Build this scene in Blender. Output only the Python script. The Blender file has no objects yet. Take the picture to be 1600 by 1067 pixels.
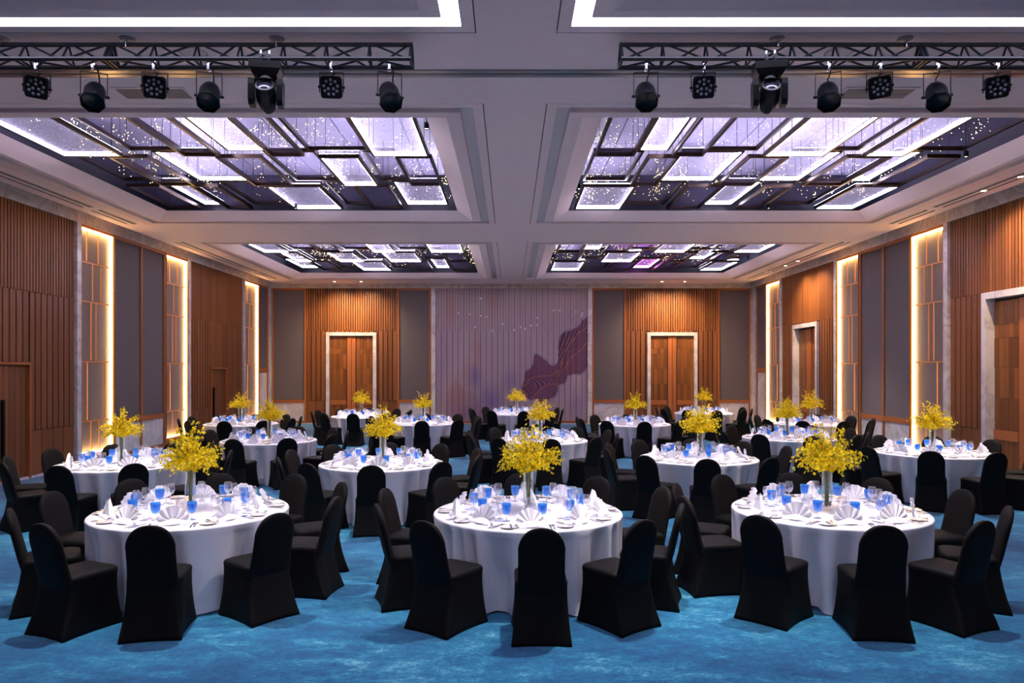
import bpy, math, random
from mathutils import Vector, Matrix
random.seed(7)
PI = math.pi
sc = bpy.context.scene
COL = sc.collection

# ------------------------------------------------------------------ camera, world, exposure
F_PX, CAM_Z = 1150.0, 2.1
cam_d = bpy.data.cameras.new('camera'); cam = bpy.data.objects.new('camera', cam_d); COL.objects.link(cam)
cam_d.sensor_width = 36.0; cam_d.lens = F_PX/1600*36.0
cam_d.shift_x = 3.0/1600; cam_d.shift_y = 44.5/1600
cam_d.clip_start = 0.05; cam_d.clip_end = 100
cam.location = (0, 0, CAM_Z); cam.rotation_euler = (PI/2, 0, 0)
sc.camera = cam
w = bpy.data.worlds.new('world'); sc.world = w; w.use_nodes = True
w.node_tree.nodes['Background'].inputs[0].default_value = (0.02, 0.02, 0.03, 1)
w.node_tree.nodes['Background'].inputs[1].default_value = 0.3
sc.view_settings.view_transform = 'Standard'; sc.view_settings.look = 'None'
sc.view_settings.exposure = 1.82; sc.view_settings.gamma = 1.0
sc.view_settings.use_curve_mapping = False
# light levels (the place's own lamps)
P_TABLE = 460.0        # pin spot over each table
P_WALL = 100.0         # wall-washing downlight
E_RING = 4.6           # white ring in the nearest coffers
E_LED = 12.0            # led strips of the lit ceiling panels
E_SHEET = 0.05         # edge-lit sheets
E_BOX = 8.0            # warm strips of the wall light boxes

# ------------------------------------------------------------------ dimensions
XC = 0.06
XL, XR, YB, YF = XC-9.38, XC+9.38, 28.6, -2.6
ZC = 5.4               # ceiling underside
Z_TOP = 5.27           # top of the wall cladding, marble above

# ------------------------------------------------------------------ materials
def lin(c):
    c = c/255.0
    return c/12.92 if c <= 0.04045 else ((c+0.055)/1.055)**2.4
def rgb(r, g, b): return (lin(r), lin(g), lin(b), 1)
def new_mat(name):
    m = bpy.data.materials.new(name); m.use_nodes = True
    nt = m.node_tree
    return m, nt, nt.nodes, nt.links, nt.nodes['Principled BSDF']
def N(nt, typ, **kw):
    n = nt.nodes.new(typ)
    for k, v in kw.items():
        if k in ('operation', 'data_type', 'blend_type', 'noise_dimensions', 'attribute_name', 'wave_type', 'bands_direction'): setattr(n, k, v)
    return n
def plain(name, col, rough=0.5, metal=0.0, spec=0.5, bump=0.0, bscale=80, sheen=0.0, var=0.0, vscale=6):
    m, nt, ns, L, b = new_mat(name)
    b.inputs['Base Color'].default_value = col; b.inputs['Roughness'].default_value = rough
    b.inputs['Metallic'].default_value = metal; b.inputs['Specular IOR Level'].default_value = spec
    if sheen: b.inputs['Sheen Weight'].default_value = sheen
    tc = N(nt, 'ShaderNodeTexCoord')
    nz = N(nt, 'ShaderNodeTexNoise'); nz.inputs['Scale'].default_value = vscale; nz.inputs['Detail'].default_value = 4
    L.new(tc.outputs['Object'], nz.inputs['Vector'])
    mx = N(nt, 'ShaderNodeMix', data_type='RGBA')
    v = max(var, 0.04)
    mx.inputs[6].default_value = tuple(x*(1-v) for x in col[:3])+(1,); mx.inputs[7].default_value = tuple(min(1, x*(1+v)) for x in col[:3])+(1,)
    L.new(nz.outputs['Fac'], mx.inputs[0]); L.new(mx.outputs[2], b.inputs['Base Color'])
    if bump:
        n2 = N(nt, 'ShaderNodeTexNoise'); n2.inputs['Scale'].default_value = bscale
        L.new(tc.outputs['Object'], n2.inputs['Vector'])
        bp = N(nt, 'ShaderNodeBump'); bp.inputs['Strength'].default_value = bump; bp.inputs['Distance'].default_value = 0.01
        L.new(n2.outputs['Fac'], bp.inputs['Height']); L.new(bp.outputs[0], b.inputs['Normal'])
    return m
def wood(name, c0, c1, rough=0.45, axis='Z', rnd=0.35):
    m, nt, ns, L, b = new_mat(name)
    tc = N(nt, 'ShaderNodeTexCoord'); mp = N(nt, 'ShaderNodeMapping'); oi = N(nt, 'ShaderNodeObjectInfo')
    sx, sy, sz = {'Z': (22, 22, 0.9), 'X': (0.9, 22, 22), 'Y': (22, 0.9, 22)}[axis]
    mp.inputs['Scale'].default_value = (sx, sy, sz)
    L.new(tc.outputs['Object'], mp.inputs['Vector'])
    ad = N(nt, 'ShaderNodeVectorMath', operation='ADD'); L.new(mp.outputs[0], ad.inputs[0])
    ml = N(nt, 'ShaderNodeMath', operation='MULTIPLY'); ml.inputs[1].default_value = 57.0
    L.new(oi.outputs['Random'], ml.inputs[0]); L.new(ml.outputs[0], ad.inputs[1])
    nz = N(nt, 'ShaderNodeTexNoise'); nz.inputs['Scale'].default_value = 1.0; nz.inputs['Detail'].default_value = 6; nz.inputs['Roughness'].default_value = 0.65
    L.new(ad.outputs[0], nz.inputs['Vector'])
    mx = N(nt, 'ShaderNodeMix', data_type='RGBA'); mx.inputs[6].default_value = c0; mx.inputs[7].default_value = c1
    L.new(nz.outputs['Fac'], mx.inputs[0])
    hs = N(nt, 'ShaderNodeHueSaturation')
    mr = N(nt, 'ShaderNodeMapRange'); mr.inputs['To Min'].default_value = 1-rnd*0.6; mr.inputs['To Max'].default_value = 1+rnd*0.6
    L.new(oi.outputs['Random'], mr.inputs[0]); L.new(mr.outputs[0], hs.inputs['Value']); L.new(mx.outputs[2], hs.inputs['Color'])
    L.new(hs.outputs[0], b.inputs['Base Color'])
    b.inputs['Roughness'].default_value = rough; b.inputs['Specular IOR Level'].default_value = 0.35
    return m
def marble(name, base, vein, scale=1.2):
    m, nt, ns, L, b = new_mat(name)
    ge = N(nt, 'ShaderNodeNewGeometry')
    nz = N(nt, 'ShaderNodeTexNoise'); nz.inputs['Scale'].default_value = scale; nz.inputs['Detail'].default_value = 8; nz.inputs['Roughness'].default_value = 0.62; nz.inputs['Distortion'].default_value = 1.3
    L.new(ge.outputs['Position'], nz.inputs['Vector'])
    cr = N(nt, 'ShaderNodeValToRGB')
    e = cr.color_ramp.elements
    e[0].position = 0.40; e[0].color = base; e[1].position = 0.62; e[1].color = base
    k = e.new(0.50); k.color = vein
    k2 = e.new(0.47); k2.color = tuple(base[i]*0.9 for i in range(3))+(1,)
    L.new(nz.outputs['Fac'], cr.inputs[0]); L.new(cr.outputs[0], b.inputs['Base Color'])
    b.inputs['Roughness'].default_value = 0.28
    return m
def emit(name, col, s, sample=True):
    m, nt, ns, L, b = new_mat(name)
    b.inputs['Base Color'].default_value = (0.8, 0.8, 0.8, 1)
    b.inputs['Emission Color'].default_value = col; b.inputs['Emission Strength'].default_value = s
    if not sample: m.cycles.emission_sampling = 'NONE'
    return m
def thin_glass(name, tint, gloss=0.12, body=0.0, bodycol=(1, 1, 1, 1)):
    m, nt, ns, L, b = new_mat(name)
    ns.remove(b); out = ns['Material Output']
    tr = N(nt, 'ShaderNodeBsdfTransparent'); tr.inputs[0].default_value = tint
    gl = N(nt, 'ShaderNodeBsdfGlossy'); gl.inputs['Roughness'].default_value = 0.06; gl.inputs[0].default_value = (0.95, 0.97, 1, 1)
    lw = N(nt, 'ShaderNodeLayerWeight'); lw.inputs[0].default_value = 0.25
    mr = N(nt, 'ShaderNodeMapRange'); mr.inputs['To Min'].default_value = gloss*0.5; mr.inputs['To Max'].default_value = min(0.8, gloss*4)
    L.new(lw.outputs['Facing'], mr.inputs[0])
    mx = N(nt, 'ShaderNodeMixShader'); L.new(mr.outputs[0], mx.inputs[0]); L.new(tr.outputs[0], mx.inputs[1]); L.new(gl.outputs[0], mx.inputs[2])
    if body:
        df = N(nt, 'ShaderNodeBsdfTranslucent'); df.inputs[0].default_value = bodycol
        d2 = N(nt, 'ShaderNodeBsdfDiffuse'); d2.inputs[0].default_value = bodycol
        m0 = N(nt, 'ShaderNodeMixShader'); m0.inputs[0].default_value = 0.5; L.new(df.outputs[0], m0.inputs[1]); L.new(d2.outputs[0], m0.inputs[2])
        m2 = N(nt, 'ShaderNodeMixShader'); m2.inputs[0].default_value = body
        L.new(mx.outputs[0], m2.inputs[1]); L.new(m0.outputs[0], m2.inputs[2]); mx = m2
    L.new(mx.outputs[0], out.inputs[0])
    return m
def sheet_mat(name, col, emis, estr, opac):
    m, nt, ns, L, b = new_mat(name)
    ns.remove(b); out = ns['Material Output']
    tr = N(nt, 'ShaderNodeBsdfTransparent'); tr.inputs[0].default_value = (0.9, 0.88, 0.96, 1)
    df = N(nt, 'ShaderNodeBsdfDiffuse'); df.inputs[0].default_value = col
    tl = N(nt, 'ShaderNodeBsdfTranslucent'); tl.inputs[0].default_value = col
    m0 = N(nt, 'ShaderNodeMixShader'); m0.inputs[0].default_value = 0.5; L.new(df.outputs[0], m0.inputs[1]); L.new(tl.outputs[0], m0.inputs[2])
    tc = N(nt, 'ShaderNodeTexCoord'); wv = N(nt, 'ShaderNodeTexWave', wave_type='BANDS', bands_direction='X'); wv.inputs['Scale'].default_value = 9
    nz = N(nt, 'ShaderNodeTexNoise'); nz.inputs['Scale'].default_value = 26; nz.inputs['Detail'].default_value = 3
    L.new(tc.outputs['Object'], wv.inputs['Vector']); L.new(tc.outputs['Object'], nz.inputs['Vector'])
    ad = N(nt, 'ShaderNodeMath', operation='MULTIPLY_ADD'); ad.inputs[1].default_value = 0.35; ad.inputs[2].default_value = opac-0.18
    L.new(nz.outputs['Fac'], ad.inputs[0])
    mx = N(nt, 'ShaderNodeMixShader'); L.new(ad.outputs[0], mx.inputs[0]); L.new(tr.outputs[0], mx.inputs[1]); L.new(m0.outputs[0], mx.inputs[2])
    if estr:
        em = N(nt, 'ShaderNodeEmission'); em.inputs[0].default_value = emis; em.inputs[1].default_value = estr
        a = N(nt, 'ShaderNodeAddShader'); L.new(mx.outputs[0], a.inputs[0]); L.new(em.outputs[0], a.inputs[1]); mx = a
    L.new(mx.outputs[0], out.inputs[0])
    return m
def carpet_mat():
    m, nt, ns, L, b = new_mat('carpet')
    tc = N(nt, 'ShaderNodeTexCoord')
    def noise(sx, sy, scale, det, rough=0.6, dist=0.0):
        mp = N(nt, 'ShaderNodeMapping'); mp.inputs['Scale'].default_value = (sx, sy, 1); L.new(tc.outputs['Object'], mp.inputs[0])
        n = N(nt, 'ShaderNodeTexNoise'); n.inputs['Scale'].default_value = scale; n.inputs['Detail'].default_value = det
        n.inputs['Roughness'].default_value = rough; n.inputs['Distortion'].default_value = dist
        L.new(mp.outputs[0], n.inputs['Vector']); return n
    big = noise(0.55, 0.9, 0.8, 5, 0.6, 0.8); streak = noise(1.0, 1.9, 3.4, 10, 0.80, 0.3); fine = noise(1, 1.3, 24, 6, 0.85)
    cr = N(nt, 'ShaderNodeValToRGB'); e = cr.color_ramp.elements
    e[0].position = 0.40; e[0].color = rgb(4, 64, 106); e[1].position = 0.63; e[1].color = rgb(118, 184, 198)
    k = e.new(0.49); k.color = rgb(8, 90, 134); k = e.new(0.555); k.color = rgb(30, 124, 160)
    mA = N(nt, 'ShaderNodeMath', operation='MULTIPLY_ADD'); mA.inputs[1].default_value = 0.42; L.new(streak.outputs['Fac'], mA.inputs[0])
    mB = N(nt, 'ShaderNodeMath', operation='MULTIPLY_ADD'); mB.inputs[1].default_value = 0.30; L.new(big.outputs['Fac'], mB.inputs[0]); L.new(mA.outputs[0], mB.inputs[2])
    mF = N(nt, 'ShaderNodeMath', operation='MULTIPLY'); mF.inputs[1].default_value = 0.30; L.new(fine.outputs['Fac'], mF.inputs[0]); L.new(mF.outputs[0], mA.inputs[2])
    L.new(mB.outputs[0], cr.inputs[0]); L.new(cr.outputs[0], b.inputs['Base Color'])
    b.inputs['Roughness'].default_value = 0.95; b.inputs['Specular IOR Level'].default_value = 0.1; b.inputs['Sheen Weight'].default_value = 0.35; b.inputs['Sheen Tint'].default_value = (0.75, 0.9, 1, 1)
    bp = N(nt, 'ShaderNodeBump'); bp.inputs['Strength'].default_value = 0.4; bp.inputs['Distance'].default_value = 0.008
    L.new(fine.outputs['Fac'], bp.inputs['Height']); L.new(bp.outputs[0], b.inputs['Normal'])
    return m
def attr_mat(name, rough=0.6):
    m, nt, ns, L, b = new_mat(name)
    a = N(nt, 'ShaderNodeAttribute'); a.attribute_name = 'print'
    L.new(a.outputs['Color'], b.inputs['Base Color']); b.inputs['Roughness'].default_value = rough
    return m
def cloth_mat():
    m, nt, ns, L, b = new_mat('white_satin')
    b.inputs['Base Color'].default_value = (0.86, 0.85, 0.90, 1); b.inputs['Roughness'].default_value = 0.30
    b.inputs['Specular IOR Level'].default_value = 0.75
    tc = N(nt, 'ShaderNodeTexCoord'); n = N(nt, 'ShaderNodeTexNoise'); n.inputs['Scale'].default_value = 5; n.inputs['Detail'].default_value = 5
    L.new(tc.outputs['Object'], n.inputs['Vector'])
    bp = N(nt, 'ShaderNodeBump'); bp.inputs['Strength'].default_value = 0.12; bp.inputs['Distance'].default_value = 0.03
    L.new(n.outputs['Fac'], bp.inputs['Height']); L.new(bp.outputs[0], b.inputs['Normal'])
    return m

M = {}
M['carpet'] = carpet_mat()
M['ceil'] = plain('ceiling_paint', rgb(238, 214, 210), 0.75, bump=0.02, bscale=30)
M['slot'] = plain('slot_white', rgb(205, 192, 190), 0.6)
M['dark'] = plain('shadow_gap', rgb(40, 38, 42), 0.8)
M['navy'] = plain('navy_paint', rgb(9, 13, 36), 0.45)
M['recess'] = plain('recess_lining', rgb(176, 174, 196), 0.5)
M['track'] = plain('track_metal', rgb(150, 134, 130), 0.2, metal=0.35)
M['slat'] = wood('slat_wood', rgb(110, 66, 36), rgb(156, 95, 50))
M['plank'] = wood('plank_wood', rgb(104, 62, 35), rgb(148, 90, 48), rnd=0.3)
M['trimw'] = wood('trim_wood', rgb(150, 84, 44), rgb(186, 112, 60), rnd=0.1)
M['trimh'] = wood('trim_wood_cross', rgb(150, 84, 44), rgb(186, 112, 60), axis='X', rnd=0.1)
M['doorw'] = wood('door_wood', rgb(98, 58, 28), rgb(150, 92, 44), rough=0.35, rnd=0.55)
M['backing'] = plain('backing_wood', rgb(66, 36, 22), 0.7)
M['fabric'] = plain('grey_fabric', rgb(106, 97, 96), 0.9, bump=0.25, bscale=400)
M['fabric2'] = plain('lightbox_fabric', rgb(112, 104, 108), 0.9, bump=0.2, bscale=300)
M['marble'] = marble('marble', rgb(228, 218, 210), rgb(196, 182, 172))
M['marble2'] = marble('marble_panel', rgb(222, 216, 216), rgb(192, 184, 184), 0.8)
M['bar'] = plain('ledlit_copper_bar', rgb(226, 150, 70), 0.4, metal=0.1)  # copper lightened so its base colour carries the led light on the bars
M['warm'] = emit('warm_led', (1.0, 0.58, 0.20, 1), E_BOX)
M['ring'] = emit('ring_led', (0.74, 0.73, 1.0, 1), E_RING)
M['led'] = emit('cool_led', (0.82, 0.74, 1.0, 1), E_LED)
M['ledm'] = emit('magenta_led', (0.95, 0.25, 1.0, 1), E_LED*0.8)
M['dlight'] = emit('downlight_glow', (1.0, 0.78, 0.45, 1), 9.0, False)
M['fairy'] = emit('fairy_glow', (1.0, 0.74, 0.28, 1), 4.0, False)
M['sheet'] = sheet_mat('mesh_sheet', rgb(120, 112, 140), None, 0, 0.30)
M['sheetl'] = sheet_mat('lit_mesh_sheet', rgb(225, 216, 240), (0.78, 0.72, 1.0, 1), E_SHEET, 0.24)
M['sheetm'] = sheet_mat('magenta_mesh_sheet', rgb(225, 190, 240), (0.75, 0.25, 0.9, 1), E_SHEET*1.3, 0.42)
M['bronze'] = plain('bronze_frame', rgb(52, 34, 28), 0.32, metal=0.55)
M['truss'] = plain('black_truss', rgb(15, 17, 24), 0.35, metal=0.1, spec=0.4)
M['black'] = plain('black_housing', rgb(8, 8, 10), 0.45, spec=0.25)
M['steel'] = plain('steel', rgb(190, 190, 196), 0.2, metal=1.0)
M['lens'] = plain('lens_glass', rgb(104, 110, 122), 0.2, spec=0.6)
M['lensd'] = plain('dark_lens', rgb(12, 11, 14), 0.35, spec=0.4)
M['lensm'] = plain('spot_lens', rgb(40, 42, 52), 0.1, spec=0.7)
M['grille'] = plain('grille_grey', rgb(140, 132, 136), 0.5)
M['spandex'] = plain('black_spandex', rgb(15, 14, 14), 0.65, spec=0.14, sheen=0.0, bump=0.05, bscale=200)
M['cloth'] = cloth_mat()
M['napkin'] = plain('white_napkin', rgb(246, 244, 250), 0.75)
M['china'] = plain('white_china', rgb(232, 228, 226), 0.12, spec=0.6)
M['glass'] = thin_glass('clear_glass', (0.97, 0.97, 0.98, 1), 0.32, 0.03, (0.9, 0.92, 1, 1))
M['vaseg'] = thin_glass('vase_glass', (0.94, 0.96, 0.95, 1), 0.09)
M['blue'] = thin_glass('blue_glass', (0.20, 0.60, 0.95, 1), 0.16, 0.28, rgb(70, 176, 250))
M['stem'] = plain('green_stem', rgb(70, 96, 38), 0.6)
def petal_mat():
    m, nt, ns, L, b = new_mat('yellow_petal')
    ns.remove(b); out = ns['Material Output']
    tc = N(nt, 'ShaderNodeTexCoord'); nz = N(nt, 'ShaderNodeTexNoise'); nz.inputs['Scale'].default_value = 30
    L.new(tc.outputs['Object'], nz.inputs['Vector'])
    mx = N(nt, 'ShaderNodeMix', data_type='RGBA'); mx.inputs[6].default_value = rgb(240, 200, 10); mx.inputs[7].default_value = rgb(255, 238, 60); L.new(nz.outputs['Fac'], mx.inputs[0])
    d = N(nt, 'ShaderNodeBsdfDiffuse'); t = N(nt, 'ShaderNodeBsdfTranslucent'); L.new(mx.outputs[2], d.inputs[0]); L.new(mx.outputs[2], t.inputs[0])
    ms = N(nt, 'ShaderNodeMixShader'); ms.inputs[0].default_value = 0.4; L.new(d.outputs[0], ms.inputs[1]); L.new(t.outputs[0], ms.inputs[2]); L.new(ms.outputs[0], out.inputs[0])
    return m
M['petal'] = petal_mat()
M['pebble'] = plain('pebbles', rgb(96, 88, 80), 0.6, var=0.4, vscale=60)
M['mural'] = attr_mat('mural_print')

# ------------------------------------------------------------------ mesh helpers
class MB:
    def __init__(s): s.v = []; s.f = []; s.m = []
    def quad(s, pts, mi=0):
        i = len(s.v); s.v += [tuple(p) for p in pts]; s.f.append(tuple(range(i, i+len(pts)))); s.m.append(mi); return s
    def box(s, x0, x1, y0, y1, z0, z1, mi=0):
        i = len(s.v)
        s.v += [(x0,y0,z0),(x1,y0,z0),(x1,y1,z0),(x0,y1,z0),(x0,y0,z1),(x1,y0,z1),(x1,y1,z1),(x0,y1,z1)]
        for a in ((0,3,2,1),(4,5,6,7),(0,1,5,4),(1,2,6,5),(2,3,7,6),(3,0,4,7)): s.f.append(tuple(i+k for k in a)); s.m.append(mi)
        return s
    def loft(s, rings, mi=0, cap0=True, cap1=True, closed=True):
        base = len(s.v); n = len(rings[0])
        for r in rings: s.v += [tuple(p) for p in r]
        for k in range(len(rings)-1):
            for j in range(n if closed else n-1):
                a = base+k*n+j; b = base+k*n+(j+1) % n
                s.f.append((a, b, b+n, a+n)); s.m.append(mi)
        if cap0: s.f.append(tuple(base+j for j in reversed(range(n)))); s.m.append(mi)
        if cap1: s.f.append(tuple(base+(len(rings)-1)*n+j for j in range(n))); s.m.append(mi)
        return s
    def tube(s, pts, r, n=6, mi=0):
        pts = [Vector(p) for p in pts]; rings = []
        for i, p in enumerate(pts):
            d = (pts[min(i+1, len(pts)-1)]-pts[max(i-1, 0)]).normalized()
            a = d.cross(Vector((0, 0, 1)))
            if a.length < 0.05: a = d.cross(Vector((1, 0, 0)))
            a.normalize(); b = d.cross(a)
            rr = r[i] if isinstance(r, (list, tuple)) else r
            rings.append([p+a*rr*math.cos(2*PI*k/n)+b*rr*math.sin(2*PI*k/n) for k in range(n)])
        return s.loft(rings, mi)
    def lathe(s, prof, n=16, c=(0, 0, 0), mi=0, cap0=False, cap1=False):
        rings = [[(c[0]+r*math.cos(2*PI*k/n), c[1]+r*math.sin(2*PI*k/n), c[2]+z) for k in range(n)] for r, z in prof]
        return s.loft(rings, mi, cap0, cap1)
    def mesh(s, name, mats, smooth=False, angle=None):
        me = bpy.data.meshes.new(name); me.from_pydata(s.v, [], s.f)
        for m in mats: me.materials.append(M[m] if isinstance(m, str) else m)
        me.polygons.foreach_set('material_index', s.m)
        if smooth: me.polygons.foreach_set('use_smooth', [True]*len(s.f))
        me.update()
        if smooth and angle: me.set_sharp_from_angle(angle=angle)
        return me
def O(name, me, parent=None, loc=(0, 0, 0), rz=0.0, rot=None, scale=None):
    o = bpy.data.objects.new(name, me); COL.objects.link(o)
    o.location = loc; o.rotation_euler = rot if rot else (0, 0, rz)
    if scale: o.scale = scale
    if parent: o.parent = parent
    return o
def tag(o, label=None, cat=None, group=None, kind=None):
    if label: o['label'] = label
    if cat: o['category'] = cat
    if group: o['group'] = group
    if kind: o['kind'] = kind
    return o
def E(name, loc, rz, label, cat, group=None):
    return tag(O(name, None, None, loc, rz), label, cat, group)
_bx = {}
def boxmesh(name, dx, dy, dz, mat):
    k = (name, round(dx, 4), round(dy, 4), round(dz, 4), mat)
    if k not in _bx:
        mb = MB(); b = min(dx, dy, dz)*0.0
        mb.box(-dx/2, dx/2, -dy/2, dy/2, -dz/2, dz/2); _bx[k] = mb.mesh(name, [mat])
    return _bx[k]
def B(name, x0, x1, y0, y1, z0, z1, mat, parent=None):
    return O(name, boxmesh(name, x1-x0, y1-y0, z1-z0, mat), parent, ((x0+x1)/2, (y0+y1)/2, (z0+z1)/2))
def S(o, label=None, cat=None): return tag(o, label, cat, None, 'structure')

# ================================================================== THE ROOM
flo = S(B('floor', XL-.2, XR+.5, YF-.2, YB+.2, -.2, 0, 'carpet'), 'blue patterned carpet with watery lighter streaks', 'carpet floor')

def Ld(x): return 1150*(-XL)/(797-x)
def Rd(x): return 1150*XR/(x-797)
def Bx(x): return (x-797)*YB/1150
walls = {}
def mk_wall(side):
    if side == 'left': o = B('wall_left', XL-.25, XL-.06, YF-.2, YB+.25, 0, 6.6, 'backing')
    elif side == 'right':
        mb = MB(); op = ((Rd(1540)-2.05, Rd(1540), 3.62), (Rd(1280.5), Rd(1242), 3.58)); a = YF-.2
        for (u0, u1, zt) in op: mb.box(XR+.06, XR+.45, a, u0, 0, 6.6); mb.box(XR+.06, XR+.45, u0, u1, zt, 6.6); a = u1
        mb.box(XR+.06, XR+.45, a, YB+.25, 0, 6.6); mb.box(XR+.46, XR+.5, YF-.2, YB+.25, 0, 6.6)
        o = O('wall_right', mb.mesh('wall_right', ['backing']))
    elif side == 'back': o = B('wall_back', XL-.06, XR+.06, YB+.06, YB+.25, 0, 6.6, 'backing')
    walls[side] = o
    return o
S(mk_wall('left'), 'left wall of vertical timber slats and grey fabric panels', 'wall')
S(mk_wall('right'), 'right wall of vertical timber slats with tall wooden doors', 'wall')
S(mk_wall('back'), 'back wall with central mauve mural between timber sections', 'wall')
fr = S(B('wall_front', XL-.06, XR+.06, YF-.25, YF, 0, 6.6, 'plank'), 'timber wall behind the viewer', 'wall')

def wb(side, name, u0, u1, z0, z1, o0, o1, mat, parent=None, world=None):
    """box on a wall: u along the wall, z height, o distance out of the wall face"""
    if side == 'left': b = (XL+o0, XL+o1, u0, u1)
    elif side == 'right': b = (XR-o1, XR-o0, u0, u1)
    else: b = (u0, u1, YB-o1, YB-o0)
    par = parent if parent else walls[side]
    o = O(name, boxmesh(name, b[1]-b[0], b[3]-b[2], z1-z0, mat))
    c = Vector(((b[0]+b[1])/2, (b[2]+b[3])/2, (z0+z1)/2))
    o.parent = par
    pl = Vector((0, 0, 0)); q = par
    while q: pl += q.location; q = q.parent
    o.location = c-pl
    return o

ZJ1, ZJ2 = 3.62, 0.92
def clad(side, u0, u1, openings=()):
    """three tiers of vertical timber: narrow slats, planks, wide boards"""
    for (z0, z1, pitch, wid, dep, nm, mt) in ((ZJ1, Z_TOP, 0.0915, 0.064, 0.050, 'slat', 'slat'),
                                              (ZJ2, ZJ1, 0.183, 0.150, 0.046, 'plank', 'plank'),
                                              (0.05, ZJ2, 0.366, 0.348, 0.034, 'board', 'plank')):
        n = max(1, round((u1-u0)/pitch)); p = (u1-u0)/n; ww = wid*p/pitch
        for i in range(n):
            a = u0+i*p+(p-ww)/2; b = a+ww; zz0 = z0; skip = False
            for (oa, ob, zt) in openings:
                if b > oa+.005 and a < ob-.005:
                    if a < oa-0.02 and b > oa: b = oa
                    elif b > ob+0.02 and a < ob: a = ob
                    elif zt >= z1-.02: skip = True
                    else: zz0 = max(z0, zt)
            if skip or b-a < 0.02: continue
            zt_ = z1-(0.0 if nm != 'plank' or i % 2 else 0.0)
            wb(side, nm, a, b, zz0+0.004, zt_-0.004, -0.055, dep-0.03, mt)
def trim_v(side, u0, u1, z0=0.05, z1=Z_TOP, mat='trimw', o=0.05, name='timber_trim'): wb(side, name, u0, u1, z0, z1, -0.055, o, mat)
def fabric_bay(side, us, rail=(0.82, 0.94)):
    """fabric panels between timber uprights at the given u breaks, marble below the rail"""
    t = 0.07
    for i in range(len(us)):
        trim_v(side, us[i]-t/2, us[i]+t/2)
    for a, b in zip(us[:-1], us[1:]):
        a += t/2; b -= t/2
        wb(side, 'fabric_panel', a+.004, b-.004, rail[1]+.004, Z_TOP-.084, -0.055, 0.012, 'fabric')
        wb(side, 'timber_rail', a, b, Z_TOP-.08, Z_TOP, -0.055, 0.045, 'trimh')
        wb(side, 'timber_rail', a, b, rail[0], rail[1], -0.055, 0.045, 'trimh')
        wb(side, 'marble_panel', a+.004, b-.004, 0.13, rail[0]-.004, -0.055, 0.02, 'marble2')
        wb(side, 'timber_rail', a, b, 0.05, 0.126, -0.055, 0.045, 'trimh')
def marble_col(side, u0, u1): wb(side, 'marble_column', u0, u1, 0.0, Z_TOP, -0.055, 0.075, 'marble')

# marble band above the cladding, and skirting
for i, (side, a, b) in enumerate((('left', YF, YB), ('right', YF, YB), ('back', XL+.06, XR-.06))):
    if side == 'left': t = B('trim_%d' % (i+1), XL-.055, XL+.06, a, b, Z_TOP+.002, 5.72, 'marble')
    elif side == 'right': t = B('trim_%d' % (i+1), XR-.06, XR+.055, a, b, Z_TOP+.002, 5.72, 'marble')
    else: t = B('trim_%d' % (i+1), a+.005, b-.005, YB-.06, YB+.055, Z_TOP+.002, 5.72, 'marble')
    S(t, 'veined marble band along the top of the %s wall' % side, 'trim')
    if side == 'left': t = B('baseboard_left', XL-.055, XL+.03, a, b, 0, .046, 'marble2')
    elif side == 'right': t = B('baseboard_right', XR-.03, XR+.055, a, b, 0, .046, 'marble2')
    else: t = B('baseboard_back', a, b, YB-.03, YB+.055, 0, .046, 'marble2')
    S(t, 'low pale stone skirting along the %s wall' % side, 'skirting')

# ---- doors
def leaf(side, d, u0, u1, ztop, deep, hinge):
    """one tall door leaf of stacked staves; hinge = -1/1 tells where the pull stile is"""
    lf = wb(side, 'door_leaf', u0+.006, u1-.006, 0.02, ztop-.01, -deep-.06, -deep, 'backing', d)
    st = 0.16
    pu0, pu1 = (u1-st, u1-.008) if hinge > 0 else (u0+.008, u0+st)
    wb(side, 'pull_stile', pu0, pu1, 0.03, ztop-.04, -deep, -deep+.035, 'trimw', lf)
    hx = pu0-.035 if hinge > 0 else pu1+.005
    wb(side, 'pull_groove', hx, hx+.03, 0.03, ztop-.62, -deep, -deep+.012, 'dark', lf)
    a, b = (u0+.01, pu0-.038) if hinge > 0 else (pu1+.038, u1-.01)
    n = 5; p = (b-a)/n; zs = [0.03, 0.74, 0.94, 1.55, 2.15, 2.72, ztop-.5, ztop-.05]
    for k in range(len(zs)-1):
        if k == 1:
            wb(side, 'cross_rail', a, b, zs[k]+.004, zs[k+1]-.004, -deep, -deep+.03, 'trimh', lf); continue
        for i in range(n):
            wb(side, 'stave', a+i*p+.002, a+(i+1)*p-.002, zs[k]+.003, zs[k+1]-.003, -deep, -deep+random.choice((.012, .016, .02)), 'doorw', lf)
def tall_door(n, side, u0, u1, ztop, label):
    """double door in a marble surround"""
    if side == 'left': loc = (XL, (u0+u1)/2, 0)
    elif side == 'right': loc = (XR, (u0+u1)/2, 0)
    else: loc = ((u0+u1)/2, YB, 0)
    d = O('door_%d' % n, None, None, loc); S(d, label, 'door')
    t = 0.13; deep = 0.0 if side == 'back' else 0.10; jb = -.055 if side == 'back' else -.16
    for a, b in ((u0, u0+t), (u1-t, u1)): wb(side, 'marble_jamb', a, b, 0, ztop, jb, 0.09, 'marble2', d)
    wb(side, 'marble_lintel', u0+t, u1-t, ztop-t, ztop, jb, 0.09, 'marble2', d)
    mid = (u0+u1)/2
    leaf(side, d, u0+t, mid, ztop-t, deep, 1); leaf(side, d, mid, u1-t, ztop-t, deep, -1)
    return d
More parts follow.
